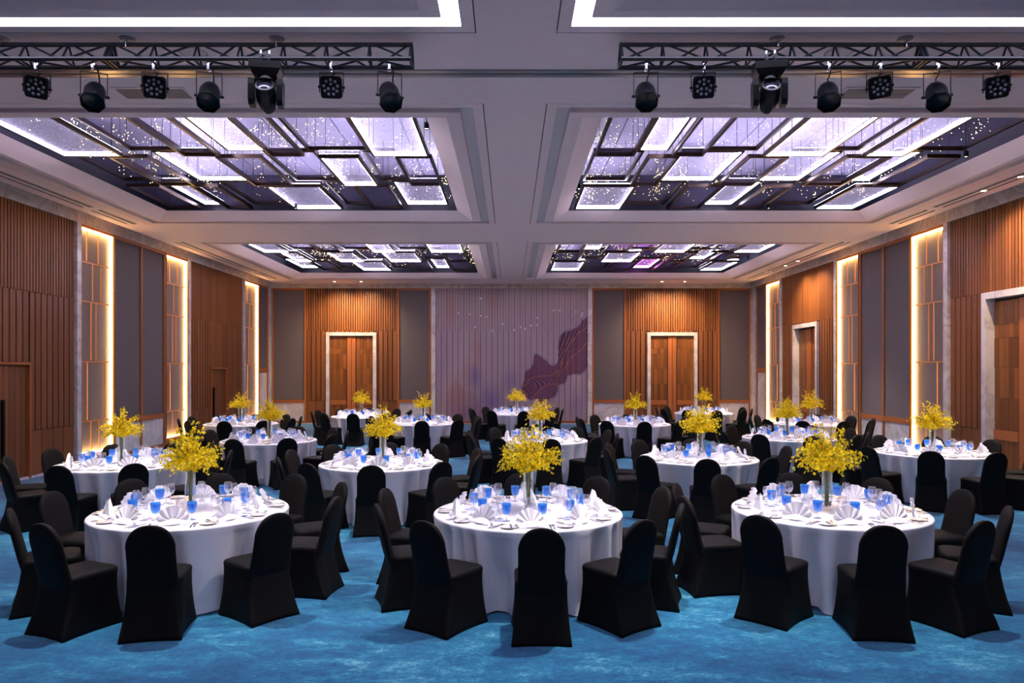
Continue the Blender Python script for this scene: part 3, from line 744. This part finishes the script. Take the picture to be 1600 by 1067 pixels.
# ---- chair with stretch cover
def rrect(hw, y0, y1, r, z, n=8, sag=0.0):
    pts = []
    for cx, cy, a0 in ((hw-r, y1-r, 0), (-hw+r, y1-r, PI/2), (-hw+r, y0+r, PI), (hw-r, y0+r, 1.5*PI)):
        for k in range(n):
            a = a0+PI/2*k/(n-1); pts.append([cx+r*math.cos(a), cy+r*math.sin(a), z])
    # extra mid points on straight runs
    out = []
    for i in range(len(pts)):
        out.append(tuple(pts[i])); j = (i+1) % len(pts)
        if (i+1) % n == 0:
            for t in (.25, .5, .75):
                p = [pts[i][q]*(1-t)+pts[j][q]*t for q in range(3)]
                s_ = sag*(1-(2*t-1)**2); p[0] *= 1-s_*(1 if abs(pts[i][0]-pts[j][0]) < .05 else 0); 
                if abs(pts[i][1]-pts[j][1]) < .05: p[1] += -math.copysign(s_*.22, p[1])
                out.append(tuple(p))
    return out
sk = []
for z, hw, y0, y1, r, sg in ((0.003, .232, -.305, .232, .012, .10), (.03, .229, -.298, .228, .016, .10), (.12, .218, -.27, .220, .03, .07), (.22, .209, -.245, .215, .04, .04), (.32, .204, -.228, .214, .05, .02), (.40, .203, -.218, .218, .055, 0), (.435, .205, -.215, .222, .06, 0)):
    ring_ = rrect(hw, y0, y1, r, z, 8, sg)
    if z < .02: ring_ = [(x, y, z+.022*max(0, 1-abs(abs(x)-hw)/.02 if False else 0)) for x, y, z in ring_]
    sk.append(ring_)
SKIRT = MB().loft(sk, 0, True, False).mesh('skirt', ['spandex'], True)
st_ = []
for z, hw, y0, y1, r in ((.434, .206, -.214, .223, .06), (.452, .206, -.214, .224, .06), (.468, .200, -.208, .218, .062), (.478, .182, -.19, .20, .07), (.484, .14, -.15, .155, .08), (.486, .06, -.07, .08, .05)):
    st_.append(rrect(hw, y0, y1, r, z, 8))
SEATM = MB().loft(st_, 0, False, True).mesh('seat', ['spandex'], True)
bk = []
def back_ring(s_, hw, th):
    y = -.190-(s_-.37)*.235
    r = []
    for k in range(28):
        a = 2*PI*k/28; c, s2 = math.cos(a), math.sin(a)
        x = hw*math.copysign(abs(c)**.55, c); yy = th*math.copysign(abs(s2)**.6, s2)
        r.append((x, y+yy-.12*(x*x)*0, s_))
    return r
SS = [(.33, .199, .022), (.37, .198, .028), (.42, .194, .032), (.48, .186, .036), (.56, .181, .036), (.64, .180, .035), (.71, .180, .034)]
for s_, hw, th in SS: bk.append(back_ring(s_, hw, th))
for k in range(1, 10):
    t = k/9*PI/2*.985; bk.append(back_ring(.71+.195*math.sin(t), .180*math.cos(t)**.82+.003, .034*(1-.55*math.sin(t)**6)))
BACKM = MB().loft(bk, 0, False, True).mesh('backrest', ['spandex'], True)

# ---- tableware (local: +Y toward the table centre, origin on the table)
def napkin_mesh(seed, npl=9, rad=.128, tilt=.35):
    rnd = random.Random(seed); mb = MB(); n = npl*2
    rings = []
    for rr, zz in ((.02, 0), (.5, .0), (1.0, 0)):
        row = []
        for k in range(n+1):
            a = PI*(.04+.92*k/n); zig = (.0075 if k % 2 else -.0075)*(.25+rr)
            r = rad*rr*(1+.04*rnd.uniform(-1, 1)*(rr == 1))
            row.append((r*math.cos(a)*1.0, zig+.045*rr*math.sin(a)*tilt, .012+r*math.sin(a)*1.06))
        rings.append(row)
    mb.loft(rings, 0, False, False, closed=False)
    b2 = [[(x, y+.006, z) for x, y, z in row] for row in rings]; mb.loft(list(reversed(b2)), 0, False, False, closed=False)
    # folded base flaps lying on the cloth
    mb.loft([[(-.11, -.035, .002), (.11, -.035, .002), (.105, .02, .002), (-.105, .02, .002)], [(-.10, -.03, .012), (.10, -.03, .012), (.1, .018, .016), (-.1, .018, .016)]])
    mb.quad([(-.112, -.012, .014), (.0, -.05, .012), (.02, .0, .05), (-.06, .01, .045)]); mb.quad([(.0, -.05, .012), (.112, -.012, .014), (.06, .01, .045), (-.02, .0, .05)])
    return mb.mesh('napkin', ['napkin'])
NAPK = [napkin_mesh(1, 7), napkin_mesh(2, 7, .12, 1.2), napkin_mesh(5, 8, .132, .9)]
def cone_napkin(seed):
    mb = MB(); n = 12; rings = []
    for t in (0, .35, .7, 1):
        rings.append([((.10*(1-t)+.025*t)*math.cos(PI*k/n*1.05)*(1-.2*t), (.055*(1-t)+.02*t)*math.sin(PI*k/n*1.05)+.012*(k % 2)*(1-t)+.01*t, .003+.135*t+.02*math.sin(PI*k/n)*t) for k in range(n+1)])
    mb.loft(rings, 0, False, False, closed=False)
    mb.quad([(-.10, .0, .003), (.10, .0, .003), (.03, .012, .135), (-.03, .012, .135)])
    mb.quad([(-.125, -.03, .004), (.125, -.03, .004), (.1, .02, .03), (-.1, .02, .03)])
    return mb.mesh('napkin', ['napkin'])
NAPK.append(cone_napkin(3))
PLATE = MB().lathe([(0, .002), (.045, .002), (.048, .006), (.074, .012), (.076, .014), (.074, .0155), (.047, .009), (0, .007)], 28).mesh('bread_plate', ['china'], True)
GB = [(.010, .062), (.026, .066), (.036, .080), (.041, .105), (.0425, .135), (.0425, .160), (.0405, .160), (.0395, .135), (.037, .105), (.03, .084), (.0, .078)]
GS = [(.0, .004), (.032, .003), (.034, .0), (.0, .0)]
GSTEM = [(.030, .0035), (.009, .010), (.0055, .03), (.007, .055), (.012, .064)]
def wg(bowl_r, bowl_h, stem_h):
    z = stem_h
    return ([(.006, z), (bowl_r*.62, z+bowl_h*.12), (bowl_r*.96, z+bowl_h*.36), (bowl_r, z+bowl_h*.5), (bowl_r*.86, z+bowl_h*.85), (bowl_r*.76, z+bowl_h)],
            [(.006, z), (.0042, z*.6), (.0045, z*.25), (.010, .010), (.030, .004)])
W1B, W1S = wg(.042, .115, .092); W2B, W2S = wg(.037, .095, .086)
MESH = {}
def part(nm, prof, mat, n=16): MESH[nm] = MB().lathe(prof, n).mesh(nm.split('/')[1], [mat], True)
part('goblet/bowl', GB, 'blue'); part('goblet/stem', GSTEM, 'glass', 10); part('goblet/foot', GS, 'glass')
part('w1/bowl', W1B, 'glass'); part('w1/stem', W1S, 'glass', 8); part('w2/bowl', W2B, 'glass'); part('w2/stem', W2S, 'glass', 8)
MESH['gob1'] = MB().lathe(GB, 12).lathe(GSTEM, 8, mi=1).lathe(GS, 12, mi=1).mesh('water_goblet', ['blue', 'glass'], True)
MESH['wine1'] = MB().lathe(W1B, 12).lathe(W1S, 6).lathe(GS, 12).mesh('wine_glass', ['glass'], True)
MESH['wine2'] = MB().lathe(W2B, 12).lathe(W2S, 6).lathe(GS, 12).mesh('wine_glass', ['glass'], True)
def cutlery(kind):
    mb = MB()
    L = {'knife': .215, 'fork': .19, 'spoon': .185, 'butter': .15}[kind]
    mb.loft([[(-.005, -L/2, .002), (.005, -L/2, .002), (.005, -L/2, .007), (-.005, -L/2, .007)], [(-.006, -L/2+.04, .002), (.006, -L/2+.04, .002), (.006, -L/2+.04, .008), (-.006, -L/2+.04, .008)], [(-.004, .01, .002), (.004, .01, .002), (.004, .01, .006), (-.004, .01, .006)]])
    if kind in ('knife', 'butter'):
        mb.loft([[(-.004, .01, .002), (.005, .01, .002), (.005, .01, .005), (-.004, .01, .005)], [(-.004, L/2-.03, .002), (.011, L/2-.03, .002), (.011, L/2-.03, .004), (-.004, L/2-.03, .005)], [(-.004, L/2, .002), (.0, L/2, .002), (.0, L/2, .004), (-.004, L/2, .004)]])
    elif kind == 'fork':
        mb.box(-.011, .011, .01, .045, .003, .007)
        for q in (-.0095, -.0035, .0035, .0095): mb.box(q-.002, q+.002, .045, L/2, .003, .006)
    else:
        mb.loft([[(.017*math.cos(2*PI*k/12), L/2-.03+.028*math.sin(2*PI*k/12), .002) for k in range(12)], [(.02*math.cos(2*PI*k/12), L/2-.03+.031*math.sin(2*PI*k/12), .008) for k in range(12)]])
    return mb.mesh('table_'+kind, ['steel'])
CUT = {k: cutlery(k) for k in ('knife', 'fork', 'spoon', 'butter')}

# ---- vase and orchid sprays
VH = .40
VASEM = MB().lathe([(.048, .0), (.0495, .004), (.05, .02), (.05, VH), (.046, VH), (.046, .025), (.0, .022)], 24, cap0=True).mesh('glass_body', ['vaseg'], True)
pb = MB(); rr_ = random.Random(4)
for k in range(46):
    a = rr_.uniform(0, 6.28); q = .036*math.sqrt(rr_.random()); r = rr_.uniform(.006, .010); octa(pb, (q*math.cos(a), q*math.sin(a), .034+rr_.uniform(0, .05)), r)
PEBM = pb.mesh('pebbles', ['pebble'])
def spray(seed, lean, length):
    """one orchid spray leaning toward +X: returns stem mesh and blossom mesh"""
    rnd = random.Random(seed); st = MB(); bl = MB()
    pts = [Vector((rnd.uniform(-.015, .015), rnd.uniform(-.015, .015), -.30)), Vector((lean*.02, 0, 0))]
    d = Vector((math.sin(lean*.55), rnd.uniform(-.12, .12), math.cos(lean*.55))); p = pts[-1].copy(); n = 9
    for k in range(n):
        d = (d+Vector((lean*.10, rnd.uniform(-.06, .06), -.05*lean-.015*k*lean))).normalized(); p = p+d*length/n; pts.append(p.copy())
    st.tube(pts, [.0048]*2+[.003-.0022*k/n for k in range(n)], 5)
    def blossom(c, sz):
        nrm = Vector((rnd.uniform(-1, 1)+.35*lean, rnd.uniform(-1, 1), rnd.uniform(-.2, 1))).normalized()
        a = nrm.orthogonal().normalized(); b = nrm.cross(a); ro = rnd.uniform(0, 6.28)
        for q in range(5):
            t = ro+2*PI*q/5; w_ = .95 if q == 0 else .5; le = sz*(1.15 if q == 0 else .85)
            u = a*math.cos(t)+b*math.sin(t); v = a*-math.sin(t)+b*math.cos(t)
            bl.quad([c, c+u*le*.55+v*sz*w_*.5+nrm*sz*.12, c+u*le+nrm*sz*.05, c+u*le*.55-v*sz*w_*.5+nrm*sz*.12])
    for k in range(3, len(pts)):
        nb = 9 if k < len(pts)-2 else 5
        for q in range(nb):
            base = pts[k-1].lerp(pts[k], rnd.random())
            off = Vector((rnd.uniform(-1, 1), rnd.uniform(-1, 1), rnd.uniform(-.8, .8)))*.055*(1.15-.6*k/len(pts))
            c = base+off; st.tube([base, c], .0012, 3); blossom(c, rnd.uniform(.014, .023)*(1.05-.3*k/len(pts)))
    return st.mesh('spray', ['stem']), bl.mesh('blossoms', ['petal'])
SPR = {}
for i, (lean, ln) in enumerate(((.05, .40), (.30, .39), (.6, .36), (.9, .34), (1.2, .32), (1.5, .28), (1.05, .37))):
    SPR[i] = [spray(100+i*7+q, lean, ln) for q in range(2)]
def bouquet(x, y, rz, label, row, rnd, sc_=1.0):
    e = E('orchid_bouquet', (x, y, ZTAB+VH), rz, label, 'flowers', 'yellow orchid bouquets')
    seq = [0, 0] + [1]*4 + [2]*6 + [3]*7 + [4]*7 + [5]*6 + [6]*4
    if row >= 4: seq = seq[::2]+[3, 4, 2, 5]
    for k, i in enumerate(seq):
        sm, bm = SPR[i][k % 2]; s2 = sc_*rnd.uniform(.82, 1.06)
        o = O('spray', sm, e, (0, 0, 0), k*2.39996+rnd.uniform(-.3, .3)); o.scale = (s2, s2, s2*1.12)
        O('blossoms', bm, o)
    return e

def put(nm, me, x, y, rz, label, cat, group, parts=None, z=ZTAB, scl=None):
    if parts:
        e = E(nm, (x, y, z), rz, label, cat, group)
        for pn, pm in parts: O(pn, pm, e)
        return e
    return tag(O(nm, me, None, (x, y, z), rz, None, scl), label, cat, group)

rnd = random.Random(21)
for ti, (tx, ty, ang, tname, row) in enumerate(TAB):
    e = E('round_table', (tx, ty, 0), 0, 'round pedestal table hidden beneath the cloth of the '+tname, 'table', 'round banquet tables')
    O('table_top', TOPM, e, (0, 0, ZTAB-.006)); O('pedestal', PEDM, e, (0, 0, ZTAB-.006))
    tag(O('tablecloth', CLOTH[ti % 3], None, (tx, ty, ZTAB), ti*1.7), 'floor-length white satin cloth draped over the '+tname, 'tablecloth', 'white tablecloths')
    vx, vy = tx+rnd.uniform(-.03, .03), ty+rnd.uniform(-.03, .03)
    v = E('glass_vase', (vx, vy, ZTAB+.001), 0, 'tall clear cylinder vase standing on the '+tname, 'vase', 'glass cylinder vases')
    O('glass_body', VASEM, v); O('pebbles', PEBM, v)
    bouquet(vx, vy, rnd.uniform(0, 6), 'yellow orchid bouquet in the vase on the '+tname, row, rnd, rnd.uniform(.92, 1.05))
    for k in range(10):
        a = math.radians(ang+36*k)      # 0 = toward the viewer, positive to the right
        ux, uy = math.sin(a), -math.cos(a); px, py = math.cos(a), math.sin(a)   # outward, and the diner's left-hand... tangent
        sn = 'at the %s seat of the %s' % (SEAT[k], tname)
        j = rnd.uniform(-.03, .03); r0 = 1.15+rnd.uniform(-.015, .03)
        if (ti, k) in ((1, 2), (2, 8), (0, 2), (1, 8)): r0 = 1.13; j = {(1, 2): -.08, (2, 8): -.10}.get((ti, k), 0)
        c = E('banquet_chair', (tx+ux*r0+px*j, ty+uy*r0+py*j, 0), a+rnd.uniform(-.05, .05), 'black stretch-covered banquet chair '+sn, 'chair', 'black covered banquet chairs')
        O('skirt', SKIRT, c); O('seat', SEATM, c); O('backrest', BACKM, c)
        def at(r, t): return tx+ux*r+px*t, ty+uy*r+py*t
        q = at(.715+rnd.uniform(-.02, .02), rnd.uniform(-.02, .02))
        put('napkin', NAPK[rnd.choice((0, 0, 1, 2, 3))], q[0], q[1], a+rnd.uniform(-.35, .35), 'white fan-folded napkin '+sn, 'napkin', 'folded napkins', z=ZTAB+.001, scl=(1.12, 1.12, 1.1))
        q = at(.76, -.205)
        put('bread_plate', PLATE, q[0], q[1], a, 'small white bread plate '+sn, 'plate', 'bread plates', z=ZTAB+.001)
        q = at(.50+rnd.uniform(-.015, .015), .10)
        near = row <= 2
        put('water_goblet', MESH['gob1'], q[0], q[1], a, 'blue water goblet '+sn, 'goblet', 'blue water goblets', [('bowl', MESH['goblet/bowl']), ('stem', MESH['goblet/stem']), ('foot', MESH['goblet/foot'])] if near else None, z=ZTAB+.001)
        q = at(.47+rnd.uniform(-.015, .015), .0)
        put('wine_glass', MESH['wine1'], q[0], q[1], a, 'taller clear wine glass '+sn, 'wine glass', 'tall wine glasses', [('bowl', MESH['w1/bowl']), ('stem', MESH['w1/stem']), ('foot', MESH['goblet/foot'])] if near else None, z=ZTAB+.001)
        q = at(.56+rnd.uniform(-.015, .015), .01)
        put('wine_glass', MESH['wine2'], q[0], q[1], a, 'shorter clear wine glass '+sn, 'wine glass', 'short wine glasses', [('bowl', MESH['w2/bowl']), ('stem', MESH['w2/stem']), ('foot', MESH['goblet/foot'])] if near else None, z=ZTAB+.001)
        if row <= 3:
            for nm, me, r, t, dz, lb in (('table_knife', CUT['knife'], .745, .15, .001, 'steel table knife '), ('soup_spoon', CUT['spoon'], .75, .178, .001, 'steel soup spoon '),
                                         ('dinner_fork', CUT['fork'], .76, -.12, .018, 'outer steel fork ') if False else ('dinner_fork', CUT['fork'], .665, -.135, .001, 'steel dinner fork '), ('butter_knife', CUT['butter'], .76, -.19, .0165, 'steel butter knife ')):
                q = at(r, t); put(nm, me, q[0], q[1], a+rnd.uniform(-.06, .06)+(.0 if nm != 'butter_knife' else .1), lb+sn, nm.split('_')[1], nm.replace('_', ' ')+' settings', z=ZTAB+dz)

# ---- pin spots in the coffers, one aimed at each table
for ti, (tx, ty, ang, tname, row) in enumerate(TAB):
    best = None
    for (ci, s), (x0, x1, y0, y1) in COFF.items():
        for (px, py) in ((x0+.07, ty), (x1-.07, ty), (tx, y0+.06), (tx, y1-.02)):
            px = min(max(px, x0+.07), x1-.07); py = min(max(py, y0+.06), y1-.02)
            dd = math.hypot(px-tx, py-ty)
            if best is None or dd < best[0]: best = (dd, px, py)
    _, px, py = best
    e = E('pin_spot', (px, py, 5.60), 0, 'small black ceiling spotlight in a coffer edge aimed at the '+tname, 'spotlight', 'coffer pin spots')
    O('housing', MB().lathe([(.03, .10), (.038, .09), (.038, .0), (.030, .002), (.03, .03), (0, .03)], 14, cap0=True).mesh('housing', ['black'], True), e)
    O('lamp_lens', MB().lathe([(.028, .012), (0, .012)], 14).mesh('lamp_lens', ['dlight']), e)
    O('drop_rod', MB().box(-.006, .006, -.006, .006, .10, ZT-.061-5.60).mesh('drop_rod', ['black']), e)
    spot('pin_spot_lamp', (px, py, 5.595), (tx, ty, ZTAB), P_TABLE, (1.0, .88, .84), math.radians(62), 1.0, .04, e)

# ================================================================== TRUSSES AND STAGE LIGHTS
TY, TZ, TS = 7.33, 5.155, .105      # apex depth, bottom chord height, half spacing
def truss(x0, n, label):
    e = E('lighting_truss', (x0+1.5*n, TY, TZ), 0, label, 'truss', 'black lighting trusses')
    R = .0215; A = lambda x: Vector((x, 0, .183)); P = lambda x: Vector((x, -TS, 0)); Q = lambda x: Vector((x, TS, 0))
    xs0, xs1 = -1.5*n, 1.5*n
    for f in (A, P, Q):
        O('chord', MB().tube([f(xs0), f(xs1)], R, 10).mesh('chord', ['truss'], True, .6), e)
    r = .011; md = 3.0/7
    br = {}
    def brace(a, b):
        O('brace', MB().tube([a, b], r, 6).mesh('brace', ['truss'], True, .6), e)
    for k in range(7*n+1):
        x = xs0+k*md
        if k % 7: brace(A(x), P(x)); brace(A(x), Q(x)); brace(P(x), Q(x))
        if k < 7*n:
            x2 = x+md
            if k % 2: brace(A(x+.04), P(x2-.04)); brace(A(x2-.04), Q(x+.04)); brace(P(x+.04), Q(x2-.04))
            else: brace(P(x+.04), A(x2-.04)); brace(Q(x2-.04), A(x+.04)); brace(Q(x+.04), P(x2-.04))
    for k in range(n+1):
        x = xs0+3*k
        for dx in ((-.02, .02) if 0 < k < n else ((.012,) if k == 0 else (-.012,))):
            mb = MB(); a, p, q = A(x+dx), P(x+dx), Q(x+dx)
            for u, v in ((a, p), (a, q), (p, q)): mb.tube([u, v], .017, 6)
            O('end_frame', mb.mesh('end_frame', ['truss'], True, .6), e)
    return e
truss(XC-1.03-6.0, 2, 'black triangular lighting truss hung under the left half of ceiling')
truss(XC+1.03, 2, 'black triangular lighting truss hung under the right half of ceiling')
# ceiling hangers of the trusses
for lab, x in (('first', 2), ('second', 199), ('third', 433), ('fourth', 1214), ('fifth', 1414)):
    X = (x-797)*TY/1150
    e = E('ceiling_hanger', (X, TY, ZC), 0, 'silver hook with ceiling rose above the truss, %s from left' % lab, 'hanger', 'truss hangers')
    O('ceiling_rose', MB().lathe([(.0, -.012), (.07, -.010), (.075, 0), (0, 0)], 20).mesh('ceiling_rose', ['grille'], True), e)
    mb = MB().tube([(0, -.032, -.01), (0, -.032, -.09)], .007, 6); mb.tube([(.02, -.034, -.03), (-.02, -.034, -.05)], .006, 6); mb.tube([(-.02, -.034, -.055), (.02, -.034, -.075)], .006, 6)
    O('eye_bolt', mb.mesh('eye_bolt', ['steel']), e)

CLAMP = MB().tube([(0, 0, .07), (0, 0, -.05)], .008, 6).box(-.016, .016, -.028, .028, -.028, -.018).box(-.012, .012, .024, .034, -.028, .03).box(-.012, .012, -.034, -.024, -.028, .03).tube([(-.02, 0, .045), (.02, 0, .055)], .006, 6).mesh('clamp', ['steel'])
def yoke_mesh(hw, drop, th=.005):
    mb = MB(); mb.box(-hw, hw, -.014, .014, -.006, .0); mb.box(-hw-th, -hw, -.014, .014, -drop, 0); mb.box(hw, hw+th, -.014, .014, -drop, 0)
    return mb.mesh('yoke', ['black'])
def oct_ring(r, y, n=8, off=PI/8): return [(r*math.cos(2*PI*k/n+off), y, r*math.sin(2*PI*k/n+off)) for k in range(n)]
def fx_xy(px): return (px-797)*(TY+TS)/1150
def par_can(px, lab, yaw, pit=.85):
    """round can with octagonal filter frame, pointing toward the viewer and down"""
    x = fx_xy(px); y = TY+TS
    e = E('stage_lamp', (x, y, TZ), 0, 'black can lamp with octagonal front, '+lab, 'stage light', 'can lamps on the trusses')
    O('clamp', CLAMP, e)
    yk = O('yoke', yoke_mesh(.118, .25), e, (0, 0, -.052), yaw)
    bd = O('can_body', MB().loft([oct_ring(.06, .16, 20), oct_ring(.085, .14, 20), oct_ring(.102, .08, 20), oct_ring(.105, -.08, 20)], 0, True, False).mesh('can_body', ['truss'], True, .7), e, (0, 0, -.29), rot=(pit, 0, yaw))
    mb = MB(); mb.loft([oct_ring(.108, -.08), oct_ring(.118, -.082), oct_ring(.118, -.125), oct_ring(.110, -.125), oct_ring(.104, -.085)], 0, False, False)
    O('filter_frame', mb.mesh('filter_frame', ['black']), bd)
    O('lamp_lens', MB().loft([oct_ring(.103, -.06, 20), oct_ring(.06, -.045, 20), oct_ring(.01, -.04, 20)], 0, False, True).mesh('lamp_lens', ['lensd'], True), bd)
    for s in (-1, 1): O('tilt_knob', MB().tube([(s*.104, 0, 0), (s*.14, 0, 0)], .014, 8).mesh('tilt_knob', ['black']), bd)
    O('power_cable', MB().tube([(.02, .0, .03), (.035, .02, -.05), (.02, .06, -.10), (.03, .05, -.15), (.0, .10, -.20)], .007, 6).mesh('power_cable', ['black'], True), e)
def led_par(px, lab, yaw, pit=.35, roll=0.0):
    x = fx_xy(px); y = TY+TS
    e = E('led_lamp', (x, y, TZ), 0, 'flat black lamp with twelve round lenses, '+lab, 'stage light', 'flat led lamps on the trusses')
    O('clamp', CLAMP, e); O('yoke', yoke_mesh(.118, .20), e, (0, 0, -.052), yaw)
    def sq(h, yy):
        pts = []
        for cx, cz, a0 in ((h-.03, h-.03, 0), (-h+.03, h-.03, PI/2), (-h+.03, -h+.03, PI), (h-.03, -h+.03, 1.5*PI)):
            for k in range(5): a = a0+PI/2*k/4; pts.append((cx+.03*math.cos(a), yy, cz+.03*math.sin(a)))
        return pts
    bd = O('flat_body', MB().loft([sq(.09, .05), sq(.104, .035), sq(.108, -.02), sq(.10, -.032)]).mesh('flat_body', ['black'], True, .6), e, (0, 0, -.20), rot=(pit, roll, yaw))
    pos = [(.030*math.cos(PI/2+k*2.094), .030*math.sin(PI/2+k*2.094)) for k in range(3)]+[(.070*math.cos(PI/2+k*.698), .070*math.sin(PI/2+k*.698)) for k in range(9)]
    for (a, b) in pos:
        O('lens', LEDM, bd, (a, -.032, b))
    O('power_cable', MB().tube([(.0, .0, -.03), (.03, .01, -.06), (-.02, .02, -.09), (-.05, .03, -.12), (-.06, .05, -.16)], .007, 6).mesh('power_cable', ['black'], True), e)
    for s in (-1, 1): O('tilt_knob', MB().tube([(s*.104, 0, 0), (s*.135, 0, 0)], .012, 8).mesh('tilt_knob', ['black']), bd)
LEDM = MB().loft([oct_ring(.0155, 0, 12), oct_ring(.0155, -.004, 12), oct_ring(.008, -.007, 12)]).mesh('lens', ['lens'], True)
def moving_head(px, lab, yaw):
    x = (px-797)*TY/1150; y = TY-.03
    e = E('moving_head', (x, y, TZ), yaw, 'large black moving-head spotlight hanging from the %s truss' % lab, 'stage light', 'moving heads')
    for sx in (-.04, .04): O('clamp', CLAMP, e, (sx, -TS+.03 if False else -.075, .01))
    mb = MB(); mb.loft([[(sx*.15, sy*.12, -.03) for sx, sy in ((-1,-1),(1,-1),(1,1),(-1,1))], [(sx*.15, sy*.12, -.10) for sx, sy in ((-1,-1),(1,-1),(1,1),(-1,1))], [(sx*.11, sy*.09, -.165) for sx, sy in ((-1,-1),(1,-1),(1,1),(-1,1))]])
    O('base', mb.mesh('base', ['black']), e)
    mb = MB(); mb.lathe([(.0, 0), (.09, 0), (.10, -.03), (0, -.03)], 18, (0, 0, -.165)); O('pan_bearing', mb.mesh('pan_bearing', ['black'], True, .6), e)
    for s in (-1, 1):
        a = s*.135; prof = [(-.075, -.19), (.075, -.19), (.085, -.25), (.085, -.40), (.05, -.445), (-.05, -.445), (-.085, -.40), (-.085, -.25)]
        mb = MB(); mb.loft([[(a-.028, p[0], p[1]) for p in prof], [(a+.028, p[0], p[1]) for p in prof]]); O('yoke_arm', mb.mesh('yoke_arm', ['black']), e)
    O('yoke_bridge', MB().box(-.15, .15, -.06, .06, -.225, -.19).mesh('yoke_bridge', ['black']), e)
    hd = O('head', MB().loft([oct_ring(.045, .17, 8), oct_ring(.075, .13, 16)[::2], oct_ring(.098, .04, 16)[::2], oct_ring(.10, -.06, 16)[::2], oct_ring(.088, -.12, 16)[::2]], 0, True, False).mesh('head', ['black'], True, .5), e, (0, -.0, -.345), rot=(-.62, 0, 0))
    O('lens_bezel', MB().loft([oct_ring(.088, -.118, 20), oct_ring(.092, -.135, 20), oct_ring(.072, -.138, 20), oct_ring(.068, -.12, 20)], 0, False, False).mesh('lens_bezel', ['truss'], True, .6), hd)
    O('lamp_lens', MB().loft([oct_ring(.069, -.122, 20), oct_ring(.04, -.136, 20), oct_ring(.005, -.14, 20)], 0, False, True).mesh('lamp_lens', ['lensm'], True), hd)
for px, lab, yaw, roll in ((58, 'leftmost on the left truss', .25, .12), (242, 'second flat lamp on the left truss', .2, .05), (518, 'nearest the end of the left truss', .0, .03),
                           (1099, 'nearest the end of the right truss', -.05, -.03), (1374, 'second flat lamp on the right truss', -.2, -.12), (1557, 'rightmost on the right truss', -.25, -.1)):
    led_par(px, lab, yaw, .35, roll)
for px, lab, yaw in ((147, 'leftmost can on the left truss', .35), (327, 'middle can on the left truss', .25), (609, 'at the inner end of the left truss', .35),
                     (1009, 'at the inner end of the right truss', -.05), (1294, 'middle can on the right truss', -.3), (1464, 'rightmost can on the right truss', -.35)):
    par_can(px, lab, yaw)
moving_head(418, 'left', .15); moving_head(1200, 'right', -.15)

# ---- grilles and speakers in the ceiling
for s in (-1, 1):
    lr = 'left' if s < 0 else 'right'
    e = E('air_grille', (XC+s*4.30, 8.77, ZC), 0, 'rectangular louvred air grille in the ceiling at the '+lr, 'air grille', 'ceiling air grilles')
    mb = MB(); ring(mb, -.43, .43, -.185, .185, 0, .03, -.012, 0); O('frame', mb.mesh('frame', ['ceil']), e)
    O('backing', boxmesh('backing', .8, .31, .004, 'grille'), e, (0, 0, -.002))
    for k in range(9): O('louvre', boxmesh('louvre', .79, .022, .006, 'grille'), e, (0, -.14+.035*k, -.007))
    e = E('ceiling_speaker', (XC+s*3.36, 7.66, ZC), 0, 'round flush ceiling speaker behind the %s truss' % lr, 'speaker', 'ceiling speakers')
    O('rim', MB().lathe([(.125, 0), (.14, -.004), (.145, 0)], 28).mesh('rim', ['grille'], True), e)
    O('speaker_grille', MB().lathe([(.126, -.003), (0, -.003)], 28).mesh('speaker_grille', ['slot']), e)
